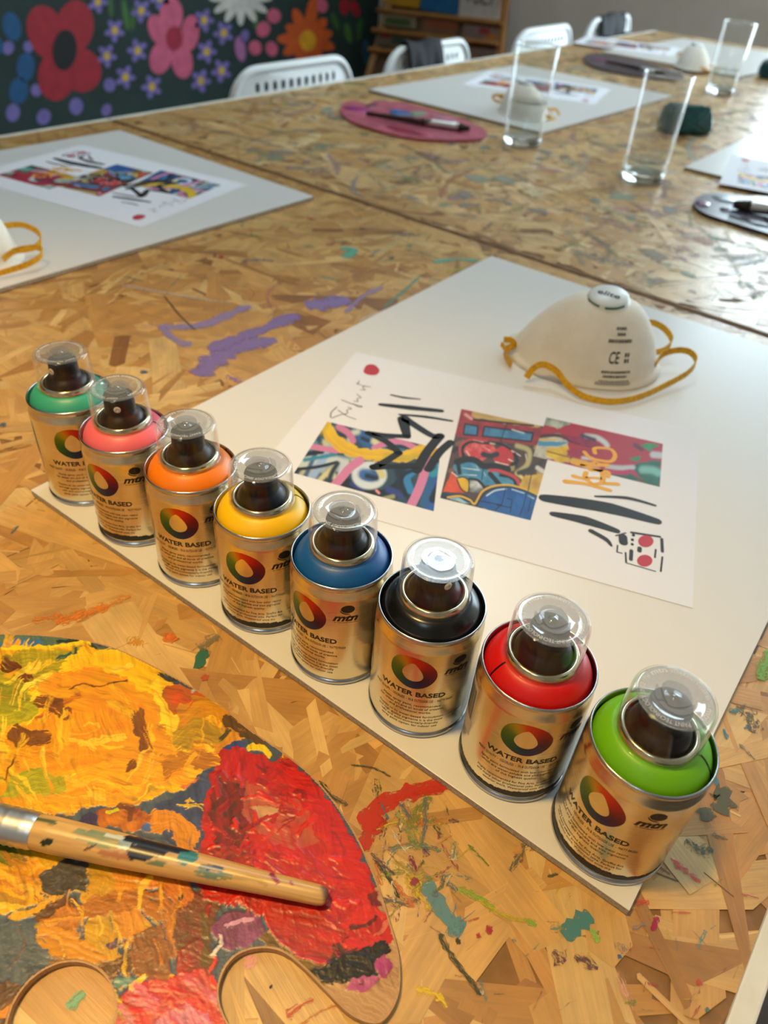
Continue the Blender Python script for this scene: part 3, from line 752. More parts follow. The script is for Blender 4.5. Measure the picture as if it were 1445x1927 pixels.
B_ = [('FINEST QUALITY  -  ODORLESS  -  IN & OUTDOOR USE  -  MATTE FINISH', 2.5, 28.4, 41, .0, 0, .6),
      ('Matte spray paint, recommended', 2.2, 24.6, 29, 0, 0, .6), ('for urban art and all kinds of creative', 2.2, 22.2, 33, 0, 0, .6), ('and professional works.', 2.2, 19.8, 21, 0, 0, .6),
      ('Thanks to its water-based formulation', 2.2, 16.2, 34, 0, 0, .6), ('and high quality pigments it is the most', 2.2, 13.8, 34, 0, 0, .6), ('safe and environmentally-friendly', 2.2, 11.4, 30, 0, 0, .6), ('spray paint option for indoor use', 2.2, 9.0, 29, 0, 0, .6)]
ME['small_a'] = meshof('small_print', txt_on_can(A_), M['ink_soft'], False)
ME['small_b'] = meshof('small_print', txt_on_can(B_), M['ink_soft'], False)
# maker's mark: ball with a swoosh over slanted letters, 46 degrees round from the emblem
vf = [txt_on_can([('mtn', 6.2, 49.0, 12.4, .22, .35, 0), ('BY MONTANA COLORS', 1.0, 47.5, 11, 0, 0, .3)], 46)]
def shape_on_can(pts, a0, r=RC+.07):
    P = wrap(pts, r, a0); return P, [tuple(range(len(P)))]
ball = [(1.0+3.3*math.cos(t), 56.9+2.6*math.sin(t)) for t in np.linspace(math.radians(-58), math.radians(196), 22)]
ball += [(-1.2, 55.1), (.4, 54.5), (1.8, 54.5)]
cres = [(1.0+3.9*math.cos(t), 56.6+3.2*math.sin(t)) for t in np.linspace(math.radians(188), math.radians(288), 12)]
cres += [(1.0+3.6*math.cos(t), 57.2+3.2*math.sin(t)) for t in np.linspace(math.radians(270), math.radians(205), 8)]
nb = len(ball); VB = []
for q in (1, .7, .4, .05): VB += wrap([(1.0+(x-1.0)*q, 56.9+(z-56.9)*q) for x, z in ball], RC+.07, 46)
vf += [(VB, [(k*nb+j, k*nb+(j+1) % nb, (k+1)*nb+(j+1) % nb, (k+1)*nb+j) for k in range(3) for j in range(nb)])]
ca_, cb_ = cres[:12], [(1.0+3.6*math.cos(t), 57.2+3.2*math.sin(t)) for t in np.linspace(math.radians(205), math.radians(270), 12)]
vf += [(wrap(ca_+cb_, RC+.07, 46), [(k, k+1, 13+k, 12+k) for k in range(11)])]
ME['brand_mark'] = meshof('brand_mark', join(*vf), M['ink'], False)
# torn charcoal band round the foot of some labels
V = []; Fc = []; n = 260
for k in range(n):
    t = 2*math.pi*k/n; h = 8.2+.9*math.sin(3*t+.6)+rng.normal(0, .28)
    for z in (4.8, 6.2, h): V.append(((RC+.06)*MM*math.cos(t), (RC+.06)*MM*math.sin(t), z*MM))
for k in range(n):
    a, b = k*3, ((k+1) % n)*3
    for q in (0, 1): Fc.append((a+q, b+q, b+q+1, a+q+1))
ME['foot_band'] = meshof('foot_band', (V, Fc), M['band_ink'])
# sticker with bars on the back
V = []; Fc = []
for k in range(25):
    u = -64-k*3.2
    for z in (23, 57): V += wrap([(math.radians(u)*RC, z)], RC+.05)
for k in range(24): Fc.append((k*2, k*2+2, k*2+3, k*2+1))
ME['back_sticker'] = meshof('back_sticker', (V, Fc), M['sticker'])
vf = []
u = -66.5
for k in range(26):
    wd = random.choice((.35, .6, .9)); u0 = math.radians(u)*RC
    vf.append(shape_on_can([(u0, 33), (u0, 54), (u0-wd*.8, 54), (u0-wd*.8, 33)], 0, RC+.1)); u -= wd*2.2+.9
ME['bar_code'] = meshof('bar_code', join(*vf), M['ink'], False)
# raised lettering and swirl on the cap top
def arc_text(s, R, a_mid, span, size, bold=0.0, inward=False):
    v, f = text2d(s, size, bold, 0, 2, 'CENTER', math.radians(span)*R)
    out = []
    for x, y in v:
        t = math.radians(a_mid)-x/R; out.append(((R+y)*math.cos(t)*MM, (R+y)*math.sin(t)*MM, 97.14*MM))
    return out, f
vf = [arc_text('PAINT TECHNOLOGY SINCE 1994', 11.2, 90, 150, 2.6), arc_text('mtn', 11.2, -8, 32, 3.2, .06), arc_text('WARRANTY-GARANTIA', 11.2, -82, 104, 2.6), arc_text('mtn', 11.2, -152, 30, 3.2, .06)]
ME['cap_lettering'] = meshof('cap_lettering', join(*vf), M['emboss'], False)
def plate(pts, z0=97.05, z1=97.3):
    P = catmull(pts, 6, True); return prism([(x*MM, y*MM) for x, y in P], z0*MM, z1*MM)
vf = [plate([(-4.5, -4.0), (1.5, -7.2), (6.6, -3.8), (6.4, 1.0), (2.0, 3.6), (-2.2, 4.6), (-4.2, 1.5)], 96.72, 96.95),
      plate([(-5.2, -4.6), (-7.8, -1.0), (-6.8, 4.0), (-2.6, 7.0), (.4, 7.0), (-.2, 5.6), (-3.4, 4.8), (-5.4, 1.0)], 96.72, 96.95),
      plate([(1.6, 7.0), (5.0, 5.6), (7.4, 2.6), (4.4, 3.4), (1.4, 5.0)], 96.72, 96.95)]
ME['cap_swirl'] = meshof('cap_swirl', join(*vf), M['cap_top'], False)

CANS = [(0.0214, 0.0304), (0.077, 0.0277), (0.1317, 0.0291), (0.1857, 0.0292), (0.2388, 0.0296), (0.2907, 0.0316), (0.3454, 0.0327), (0.3984, 0.0278)]
DROP = [-38.9, -77.9, -62.1, -69.3, -91.5, -70.5, -64.6, -103.9]
NOZ = [-86, -45, 60, 95, 70, -20, 100, 60]
CAPROT = [200, 160, 190, 235, 215, 20, 165, 150]
SLIT = [None, 40, 87, 54, None, None, -125, 2]
KIND = ['b', 'a', 'b', 'a', 'b', 'b', 'a', 'a']
RGB = [(56, 164, 140), (236, 106, 118), (244, 126, 2), (250, 196, 0), (10, 84, 158), (14, 13, 13), (204, 12, 8), (108, 180, 6)]
NAMES = ['teal green', 'pink', 'orange', 'yellow', 'blue', 'black', 'red', 'lime green']
BOARD_T = .005
for i, (cx, cyy) in enumerate(CANS):
    can = empty('spray_can', (cx, cyy, TZ+BOARD_T)); a0 = math.radians(DROP[i])
    tag(can, 'mini spray paint can with a %s shoulder ring under its clear cap' % NAMES[i], 'spray can', 'spray cans in a row on the board')
    def part(nm, key, rz=0.0, parent=can):
        o = link(nm, ME[key], parent); o.rotation_euler = (0, 0, rz); return o
    body = part('can_body', 'body', a0)
    part('base_ring', 'base_ring'); part('rim', 'rim')
    part('drop_emblem', 'drop_emblem', 0, body); part('title_lettering', 'title_lettering', 0, body); part('small_print', 'small_'+KIND[i], 0, body)
    part('brand_mark', 'brand_mark', 0, body)
    part('back_sticker', 'back_sticker', 0, body); part('bar_code', 'bar_code', 0, body)
    if KIND[i] == 'a': part('foot_band', 'foot_band', 0, body)
    cm = mat('shoulder_%s' % NAMES[i].replace(' ', '_'), S(*RGB[i]), .42 if i != 5 else .25)
    v, f = lathe(sc(dome_prof), 80); dome = mk('shoulder_ring', v, f, cm, can, True)
    dome['label'] = '%s plastic shoulder ring' % NAMES[i]
    if SLIT[i] is not None:
        t = math.radians(SLIT[i]); P = [((r+.05)*math.cos(t)*MM, (r+.05)*math.sin(t)*MM, (z+.05)*MM) for r, z in dome_prof[1:-1]]
        v, f = ribbon(P, .0007, .0002, (-math.sin(t), math.cos(t), 0)); mk('slit', v, f, M['nozzle'], dome)
    part('valve_cup', 'valve_cup'); nz_ = part('nozzle', 'nozzle', math.radians(NOZ[i])); part('nozzle_insert', 'nozzle_insert', 0, nz_)
    cap = part('cap', 'cap', math.radians(CAPROT[i])); cap['label'] = 'clear plastic cap'
    part('cap_top', 'cap_top', 0, cap); part('cap_lettering', 'cap_lettering', 0, cap); part('cap_swirl', 'cap_swirl', 0, cap)
# ------------------------------------------------------------------ white boards
BW, BL = .4205, .593
def make_board(loc, rz, label):
    b = empty('art_board', (loc[0], loc[1], TZ), rz); tag(b, label, 'board', 'white boards laid out on the tables')
    v, f = boxv(0, BW, 0, BL, .0006, BOARD_T-.0006); mk('board_core', v, f, M['board_edge'], b)
    v, f = rbox(-.0001, BW+.0001, -.0001, BL+.0001, BOARD_T-.0006, BOARD_T, .0002); mk('face_sheet', v, f, M['board'], b)
    return b
make_board((0, 0), 0, 'white board under the row of spray cans')
c2 = spot(590, 369, BOARD_T)[:2]; a2 = -.03
e1 = np.array([math.cos(a2), math.sin(a2)]); e2 = np.array([-e1[1], e1[0]])
o2 = c2-e1*BW-e2*BL
make_board(o2, a2, 'white board beside the empty table edge below the flower mural')
c3 = spot(1020, 249, BOARD_T)[:2]; a3 = -.05
o3 = c3-np.array([math.cos(a3), math.sin(a3)])*BW
make_board(o3, a3, 'white board behind the tall glass next to the pink palette')
a4_ = -.06; c4 = spot(1132, 96, BOARD_T)[:2]
make_board(c4, a4_, 'white board at the far end of the tables')
a5 = -.03; c5 = spot(1288, 314, BOARD_T)[:2]
make_board(c5, a5, 'white board cut off by the right picture edge, above the dark palette')

# ------------------------------------------------------------------ printed sheets
M['paper'] = mat('printer_paper', S(232, 230, 236), .7)
M['print_black'] = mat('print_black', S(24, 24, 26), .6)
M['print_red'] = mat('print_red', S(186, 44, 60), .6)
M['print_gold'] = mat('print_gold', S(232, 166, 34), .6)
M['print_grey'] = mat('print_grey', S(70, 66, 70), .6)
mm = M['photo'] = mat('printed_photo', (.5, .5, .5), .55)
at = N(mm, 'ShaderNodeAttribute', attribute_name='Col'); L(mm, at.outputs['Color'], BS(mm).inputs['Base Color'])
SH_O = np.array([.0988, .0981]); SH_A = math.atan2(.0909, .2828)
SE = np.array([math.cos(SH_A), math.sin(SH_A)]); SN = np.array([-SE[1], SE[0]])
def sheet_xy(px, py):
    d = spot(px, py, BOARD_T)[:2]-SH_O; return np.array([d @ SE, d @ SN])
sheet = empty('printed_sheet', (SH_O[0], SH_O[1], TZ+BOARD_T), SH_A)
tag(sheet, 'printed sheet of graffiti pictures in front of the white face mask', 'paper', 'printed design sheets')
v, f = boxv(0, .297, 0, .21, .00015, .0003); mk('paper', v, f, M['paper'], sheet)
def photo(quad, base, ops, nu, nv, z):
    """quad: photo positions of TL, TR, BR, BL"""
    q = np.array(quad, float)
    u, v = np.meshgrid(np.linspace(0, 1, nu), np.linspace(0, 1, nv))
    X = (q[0, 0]*(1-u)+q[1, 0]*u)*(1-v)+(q[3, 0]*(1-u)+q[2, 0]*u)*v
    Y = (q[0, 1]*(1-u)+q[1, 1]*u)*(1-v)+(q[3, 1]*(1-u)+q[2, 1]*u)*v
    P = Painter(X, Y, base); ops(P)
    d = np.stack([(X-722.5)/F_PX, (Y-963.5)/F_PX, np.ones_like(X)], -1) @ RB
    t = (BOARD_T-CAM[2])/d[..., 2]; W = CAM+d*t[..., None]
    lx = (W[..., :2]-SH_O) @ SE; ly = (W[..., :2]-SH_O) @ SN
    V = np.stack([lx, ly, np.full_like(lx, z)], -1).reshape(-1, 3)
    i = np.arange(nu*nv).reshape(nv, nu)
    Fc = np.stack([i[:-1, :-1], i[1:, :-1], i[1:, 1:], i[:-1, 1:]], -1).reshape(-1, 4)
    return mk('printed_photo', V, Fc, M['photo'], sheet, cols=np.clip(P.C, 0, 1).reshape(-1, 3))
def K1(x, y): return (540+.2215*x, 780+.2215*y)
def ops1(P):
    Z = lambda *a: [K1(*q) for q in a]
    s = P.stroke
    for i in range(26): s(Z((random.uniform(60, 600), random.uniform(80, 600)), (random.uniform(60, 700), random.uniform(100, 600))), 9, S(*random.choice(((40, 70, 90), (20, 30, 40), (60, 130, 160), (170, 180, 190), (200, 196, 160)))), soft=6, a=.8, seed=i)
    s(Z((120, 420), (300, 380), (480, 420)), 20, S(196, 204, 206), soft=10); s(Z((330, 330), (280, 430), (210, 540)), 15, S(150, 176, 216), soft=8); s(Z((240, 340), (160, 520)), 8, S(60, 90, 130), soft=6)
    s(Z((90, 350), (300, 320)), 8, S(20, 24, 28), soft=3); s(Z((60, 470), (250, 450), (420, 410)), 6, S(18, 20, 24), soft=3); s(Z((150, 390), (400, 345)), 7, S(40, 130, 160), soft=5); s(Z((410, 450), (330, 510), (270, 570)), 9, S(206, 198, 150), soft=5)
    s(Z((430, 420), (380, 500), (350, 600)), 9, S(30, 40, 60), soft=6); s(Z((480, 420), (440, 520)), 6, S(190, 200, 214), soft=4)
    s(Z((620, 150), (660, 200), (720, 260)), 26, S(44, 90, 150), soft=10); s(Z((560, 160), (600, 150)), 10, S(200, 206, 190), soft=8); s(Z((740, 230), (790, 270)), 12, S(214, 208, 170), soft=8); s(Z((640, 205), (690, 225)), 7, S(20, 30, 60), soft=4)
    s(Z((180, 270), (290, 290), (420, 310)), 11, S(206, 124, 164), soft=2); s(Z((440, 110), (520, 160), (560, 225)), 12, S(204, 120, 160), soft=4)
    s(Z((830, 290), (960, 270), (1060, 320)), 18, S(50, 110, 140), soft=8); s(Z((860, 290), (980, 275), (1050, 300)), 7, S(24, 40, 60), soft=5)
    s(Z((740, 290), (860, 240), (980, 235), (1090, 290)), 11, S(206, 124, 164), soft=2)
    s(Z((320, 90), (390, 200), (500, 290), (650, 340), (820, 350), (1000, 360), (1130, 320), (1280, 300)), 24, S(238, 196, 12), S(214, 164, 10), dry=.12, h=0, seed=2, bris=2); s(Z((840, 350), (1000, 375), (1100, 350)), 14, S(150, 150, 40), S(214, 176, 20), dry=.4, a=.7, h=0, seed=4, bris=2)
    s(Z((330, 90), (290, 150)), 12, S(190, 160, 30), soft=10, a=.6)
    s(Z((500, 600), (620, 680), (800, 700), (930, 640), (1000, 560)), 26, S(16, 18, 22), soft=6); s(Z((560, 590), (640, 630)), 12, S(40, 50, 120), soft=6); s(Z((860, 640), (980, 690)), 12, S(44, 56, 130), soft=6); s(Z((820, 720), (900, 700)), 8, S(150, 150, 110), soft=5)
    s(Z((960, 480), (1000, 620), (1060, 700)), 22, S(20, 30, 44), soft=6)
    t = np.linspace(.3, 6.4, 16); s(Z(*[(700+115*math.cos(k), 520+85*math.sin(k)) for k in t]), 15, S(206, 216, 226), soft=6); s(Z((650, 510), (720, 530)), 20, S(50, 100, 170), soft=10); s(Z((680, 525), (760, 545)), 10, S(16, 24, 44), soft=8); s(Z((790, 490), (810, 520)), 12, S(206, 196, 140), soft=5); s(Z((760, 650), (780, 670)), 5, S(226, 140, 150), soft=2)
    s(Z((620, 395), (530, 460), (470, 530), (400, 610)), 16, S(206, 122, 164), soft=2)
    s(Z((1380, 330), (1330, 480), (1270, 640), (1250, 830)), 34, S(36, 84, 160), soft=8); s(Z((1090, 470), (1020, 540), (1050, 650)), 14, S(44, 124, 184), soft=4); s(Z((1300, 390), (1290, 480), (1200, 520)), 13, S(40, 140, 170), soft=4)
    s(Z((1390, 420), (1330, 540), (1240, 720)), 16, S(14, 18, 24), soft=4); s(Z((1250, 380), (1310, 430), (1310, 540)), 6, S(14, 18, 24), soft=2); s(Z((1060, 480), (990, 520), (970, 600), (1010, 680)), 7, S(14, 18, 24), soft=3); s(Z((1210, 560), (1160, 760)), 14, S(30, 90, 140), soft=6)
    s(Z((1180, 390), (1160, 520), (1110, 660), (1040, 800)), 17, S(206, 124, 168), soft=2)
def K2(x, y): return (820+.1592*x, 760+.1592*y)
def ops2(P):
    Z = lambda *a: [K2(*q) for q in a]; s = P.stroke; b = P.blob; KB = S(26, 24, 26)
    for i in range(40):
        x, y = random.uniform(60, 1300), random.uniform(60, 1350); s(Z((x, y), (x+random.uniform(-90, 90), y+random.uniform(-50, 50))), 8, S(*random.choice(((90, 60, 56), (40, 36, 38), (150, 60, 56), (60, 90, 110), (160, 140, 90), (120, 90, 76)))), soft=4, seed=i)
    b(Z((300, 60), (460, 90), (450, 180), (1290, 290), (1170, 500), (230, 390)), S(168, 54, 62), S(130, 40, 50), warp=2, h=0)
    s(Z((470, 130), (800, 190), (1200, 250)), 14, S(206, 178, 110), S(170, 140, 80), dry=.1, h=0, seed=3); s(Z((450, 190), (800, 225), (1150, 262)), 3.5, KB, soft=1); s(Z((350, 130), (420, 180)), 5, S(214, 160, 160), soft=4)
    for q in (((345, 240), (495, 268), (488, 380), (325, 365)), ((575, 272), (1150, 350), (1125, 450), (550, 385))):
        b(Z(*q), S(74, 132, 178), S(54, 108, 156), warp=.8, h=0, tex=8)
        s(Z(*q, q[0]), 3.0, KB, soft=1, smooth=False)
    s(Z((900, 310), (1040, 350)), 2, S(200, 214, 224), soft=1)
    t = np.linspace(0, 6.3, 15)
    b(Z(*[(520+190*math.cos(k), 560+110*math.sin(k)) for k in t[:-1]]), S(198, 52, 58), S(214, 110, 110), warp=3, h=0, tex=7); b(Z(*[(800+130*math.cos(k), 620+110*math.sin(k)) for k in t[:-1]]), S(198, 48, 54), S(180, 50, 56), warp=3, h=0)
    s(Z((330, 640), (320, 520), (420, 450), (560, 470), (760, 480), (880, 540)), 4, KB, soft=1); s(Z((290, 620), (290, 500), (400, 430), (600, 440)), 4, S(190, 60, 66), soft=1)
    for q in (((430, 430), (560, 460)), ((640, 470), (700, 480)), ((360, 560), (400, 620)), ((560, 520), (640, 560)), ((900, 560), (1000, 620)), ((860, 660), (940, 700)), ((700, 690), (860, 730)), ((1060, 600), (1080, 700))): s(Z(*q), 3, S(220, 210, 206), dry=.4, h=0, seed=int(q[0][0]))
    s(Z((560, 600), (640, 620), (720, 600)), 10, S(36, 44, 56), soft=3); s(Z((930, 600), (960, 680), (900, 720)), 7, KB, soft=2); s(Z((960, 500), (1100, 560), (1080, 720), (960, 820)), 9, S(176, 168, 120), soft=5)
    b(Z((240, 690), (460, 690), (620, 780), (900, 900), (930, 960), (640, 980), (300, 880), (200, 760)), S(78, 148, 186), S(54, 120, 160), warp=4, h=0)
    s(Z((250, 690), (380, 660), (480, 680), (560, 740), (700, 740), (850, 780)), 12, KB, soft=3); s(Z((260, 690), (280, 820)), 8, KB, soft=3); s(Z((640, 830), (700, 900), (760, 970)), 9, KB, soft=2); s(Z((760, 850), (900, 880), (940, 950)), 5, KB, soft=1)
    for q in (((300, 760), (520, 790)), ((320, 840), (480, 850)), ((560, 800), (590, 860)), ((480, 730), (500, 790))): s(Z(*q), 2.5, S(220, 228, 232), dry=.4, h=0)
    s(Z((640, 790), (760, 800), (930, 870), (990, 960)), 6, S(190, 60, 70), soft=2); s(Z((960, 830), (1040, 900), (1060, 980)), 6, S(214, 196, 120), soft=3)
    b(Z((1060, 840), (1300, 830), (1220, 1090), (980, 990)), S(206, 172, 70), S(180, 140, 60), warp=3, h=0); s(Z((980, 820), (1150, 760), (1290, 660)), 9, S(60, 56, 60), soft=4); s(Z((1200, 760), (1260, 800)), 8, S(206, 200, 196), soft=4)
    b(Z((185, 815), (260, 880), (380, 1060), (75, 1045)), S(218, 84, 46), S(196, 70, 44), warp=1.5, h=0); s(Z((190, 815), (262, 872)), 2, S(226, 214, 200), soft=1); b(Z((250, 880), (330, 870), (390, 920), (380, 1050), (320, 1030), (270, 960)), S(224, 182, 30), S(206, 160, 24), warp=1, h=0); s(Z((250, 880), (330, 870), (390, 920), (380, 1050), (300, 1010), (250, 900)), 2.5, KB, soft=1)
    b(Z((400, 900), (500, 920), (570, 1000), (480, 1060), (400, 1040)), S(206, 210, 210), S(70, 80, 90), warp=3, h=0); s(Z((400, 890), (500, 910), (580, 1000)), 5, KB, soft=1); b(Z((60, 1050), (380, 1090), (470, 1190), (300, 1160), (40, 1110)), S(30, 60, 90), S(20, 30, 40), warp=2, h=0)
    b(Z((150, 1120), (260, 1110), (400, 1180), (300, 1170)), S(150, 190, 210), S(90, 140, 170), warp=2, h=0)
    b(Z((480, 1210), (590, 1060), (720, 1000), (860, 990), (1030, 1030), (1210, 1110), (1120, 1390), (800, 1310)), S(34, 96, 172), S(26, 78, 150), warp=.8, h=0)
    s(Z((140, 1110), (280, 1095), (400, 1140), (460, 1185), (540, 1050), (640, 990), (760, 965), (900, 970), (1100, 1030), (1215, 1090)), 3.6, S(216, 172, 50), soft=1); s(Z((480, 1215), (570, 1070), (680, 1005), (850, 985), (1030, 1025), (1210, 1105)), 2.6, S(20, 28, 50), soft=1)
    s(Z((600, 1090), (700, 1030), (830, 1010)), 2.5, S(190, 214, 234), soft=1); s(Z((900, 1015), (1040, 1060)), 2, S(180, 206, 230), soft=1); s(Z((1080, 1085), (1160, 1125)), 3, S(200, 214, 226), dry=.4, h=0)
    for q in (((830, 980), (780, 1190), (700, 1260)), ((500, 1150), (780, 1200)), ((840, 1120), (900, 1140), (880, 1290)), ((1080, 1040), (1030, 1220), (990, 1320)), ((720, 1200), (880, 1230)), ((1120, 1150), (1090, 1280)), ((840, 240), (780, 400)), ((780, 400), (760, 470)), ((560, 780), (540, 900)), ((1130, 830), (1090, 1030))): s(Z(*q), 1.8, S(16, 26, 50), soft=1, smooth=False)
def K3(x, y): return (990+.2007*x, 770+.2007*y)
def ops3(P):
    Z = lambda *a: [K3(*q) for q in a]; s = P.stroke; b = P.blob
    b(Z((180, 70), (420, 130), (300, 180), (170, 150)), S(60, 90, 80), S(190, 196, 180), warp=4, h=0)
    b(Z((60, 260), (330, 230), (380, 330), (420, 500), (60, 470)), S(206, 202, 190), S(150, 150, 140), warp=4, h=0)
    b(Z((110, 300), (300, 310), (400, 320), (300, 350), (110, 350)), S(70, 140, 184), None, warp=2, h=0); b(Z((190, 370), (390, 350), (420, 480), (300, 520), (190, 440)), S(226, 190, 40), S(200, 160, 40), warp=4, h=0)
    s(Z((100, 262), (300, 250), (450, 310), (620, 350)), 7, S(70, 34, 34), soft=4); s(Z((200, 400), (350, 440), (480, 470)), 2, S(90, 70, 30), soft=2); s(Z((120, 290), (280, 290)), 3, S(206, 170, 60), soft=2)
    b(Z((300, 240), (560, 260), (720, 350), (620, 370), (450, 320)), S(150, 30, 80), S(120, 24, 60), warp=3, h=0); b(Z((380, 380), (520, 370), (700, 400), (640, 480), (470, 460), (380, 430)), S(150, 36, 70), None, warp=4, h=0)
    s(Z((560, 255), (660, 270), (730, 310), (760, 345)), 9, S(196, 200, 206), soft=6); s(Z((520, 250), (640, 290)), 7, S(60, 50, 80), soft=6)
    b(Z((1060, 345), (1140, 320), (1240, 340), (1160, 395)), S(24, 128, 72), S(40, 140, 90), warp=3, h=0); s(Z((1020, 340), (1080, 380)), 8, S(90, 26, 50), soft=6); s(Z((1190, 430), (1290, 440)), 12, S(186, 190, 200), soft=6)
    s(Z((530, 460), (620, 470)), 6, S(196, 190, 206), soft=5); b(Z((950, 460), (1080, 450), (1040, 500)), S(24, 130, 78), None, warp=3, h=0)
    b(Z((1000, 540), (1090, 500), (1260, 490), (1250, 740), (1060, 690), (780, 640), (780, 610), (950, 620)), S(24, 104, 84), S(16, 84, 74), warp=4, h=0); s(Z((1090, 570), (1180, 575), (1240, 600)), 14, S(120, 180, 170), soft=10); s(Z((760, 545), (880, 555), (1000, 550)), 9, S(176, 186, 196), soft=6)
    s(Z((760, 580), (880, 600), (990, 590), (1040, 650), (1080, 670)), 8, S(176, 40, 84), soft=4); s(Z((1000, 640), (1230, 720)), 5, S(20, 90, 60), soft=4); s(Z((570, 540), (660, 530)), 14, S(196, 140, 150), soft=8); s(Z((440, 490), (560, 520)), 12, S(214, 164, 60), soft=3)
photo(((616, 794), (829, 846), (816, 963), (553, 891)), S(40, 66, 84), ops1, 230, 170, .00034)
photo(((868, 770), (1046, 808), (998, 980), (828, 938)), S(80, 60, 56), ops2, 220, 220, .00036)
photo(((1028, 786), (1247, 836), (1241, 917), (1003, 859)), S(166, 36, 58), ops3, 210, 150, .00038)
def ink(name, lines, mt, z, parent=sheet, conv=sheet_xy):
    """flat printed strokes: [(points, width px)] in photo positions"""
    vf = []
    for pts, w_ in lines:
        P = np.array([conv(*p) for p in pts]); P = catmull(P, 5) if len(P) > 2 else P
        wd = np.asarray(w_, float)*.58/F_PX if np.ndim(w_) else w_*.58/F_PX
        wd = np.interp(np.linspace(0, 1, len(P)), np.linspace(0, 1, len(w_)), wd) if np.ndim(w_) else np.full(len(P), wd)
        V = []; Fc = []
        for i in range(len(P)):
            d = P[min(i+1, len(P)-1)]-P[max(i-1, 0)]; d = d/(np.linalg.norm(d)+1e-9); nn = np.array([-d[1], d[0]])
            for s_ in (-1, 1): q = P[i]+nn*s_*wd[i]/2; V.append((q[0], q[1], z))
        for i in range(len(P)-1): Fc.append((2*i, 2*i+1, 2*i+3, 2*i+2))
        vf.append((V, Fc))
        for e in (0, -1):
            n = 10; C_ = [(P[e][0]+wd[e]/2*math.cos(2*math.pi*k/n), P[e][1]+wd[e]/2*math.sin(2*math.pi*k/n), z+1e-6) for k in range(n)]; vf.append((C_, [tuple(range(n))]))
    v, f = join(*vf); return mk(name, v, f, mt, parent)
def inkpoly(name, polys, mt, z, parent=sheet, smooth=True):
    vf = []
    for pts in polys:
        P = np.array([sheet_xy(*p) for p in pts]); P = catmull(P, 5, True) if smooth else P
        v, f = prism([(a, b) for a, b in P], z-1e-6, z); vf.append((v, f))
    v, f = join(*vf); return mk(name, v, f, mt, parent)
Q1 = lambda *a: [(540+.2215*x, 780+.2215*y) for x, y in a]
ink('crown_scribble', [(Q1((1300, 185), (1225, 180), (1040, 65), (990, 40), (1000, 110), (1020, 190)), (18, 15, 17, 24, 20, 15)), (Q1((1020, 190), (840, 180), (690, 160)), 13),
                       (Q1((690, 160), (850, 240), (950, 330)), 14), (Q1((950, 330), (840, 400), (740, 450)), 15), (Q1((740, 450), (900, 445), (1090, 440)), (18, 14, 18)),
                       (Q1((1300, 185), (1190, 320), (1100, 480)), 18), (Q1((1390, 240), (1290, 330), (1200, 470)), 16)], M['print_black'], .00042)
Q2 = lambda *a: [(590+.2145*x, 660+.2145*y) for x, y in a]
ink('handwriting', [(Q2((150, 590), (155, 545), (205, 498)), 2), (Q2((160, 595), (240, 565), (285, 560)), 2), (Q2((215, 525), (290, 575), (370, 605)), 1.8), (Q2((272, 560), (300, 548), (292, 525), (332, 512), (300, 500)), 1.8),
                    (Q2((245, 435), (330, 468), (425, 492), (395, 496), (350, 470)), 2), (Q2((350, 445), (388, 450), (382, 425), (415, 415), (395, 398), (380, 385)), 1.8), (Q2((412, 345), (452, 348), (430, 325), (455, 312)), 1.8), (Q2((375, 288), (430, 310), (500, 322)), 1.8), (Q2((400, 268), (385, 300)), 1.6)], M['print_grey'], .00042)
# plain brush bars and a red dot where the sheet carries stencil figures
inkpoly('red_dot', [[(684, 700), (690, 688), (704, 687), (714, 697), (708, 706), (693, 706)]], M['print_red'], .00042)
for pts, w_ in (([(716, 762), (770, 768), (830, 774)], (10, 16, 12)), ([(752, 781), (800, 785), (850, 793)], (6, 9, 6)), ([(736, 744), (760, 749), (790, 752)], (5, 7, 4))):
    ink('black_bar', [(pts, w_)], M['print_black'], .00042)
# spray tag
Q3 = lambda *a: [(990+.2007*x, 770+.2007*y) for x, y in a]
ink('spray_tag', [(Q3((370, 682), (560, 705), (780, 765)), (12, 9, 10)), (Q3((445, 632), (560, 665), (625, 712)), (10, 7, 8)), (Q3((600, 712), (720, 700), (855, 706)), (7, 8, 10)),
                  (Q3((560, 598), (550, 640), (575, 665)), 9.5), (Q3((715, 605), (720, 660), (705, 695)), 9.5), (Q3((540, 650), (630, 648), (725, 655)), 6.8),
                  (Q3((480, 520), (600, 520), (760, 530)), 10.8), (Q3((480, 520), (620, 560), (740, 590)), 9.5), (Q3((600, 575), (760, 590), (765, 640)), 8.1),
                  (Q3((645, 418), (640, 372), (720, 368), (800, 385), (832, 440), (800, 490), (720, 490), (600, 460), (545, 405)), 8.1), (Q3((640, 500), (680, 520)), 8.1)], M['print_gold'], .00043)
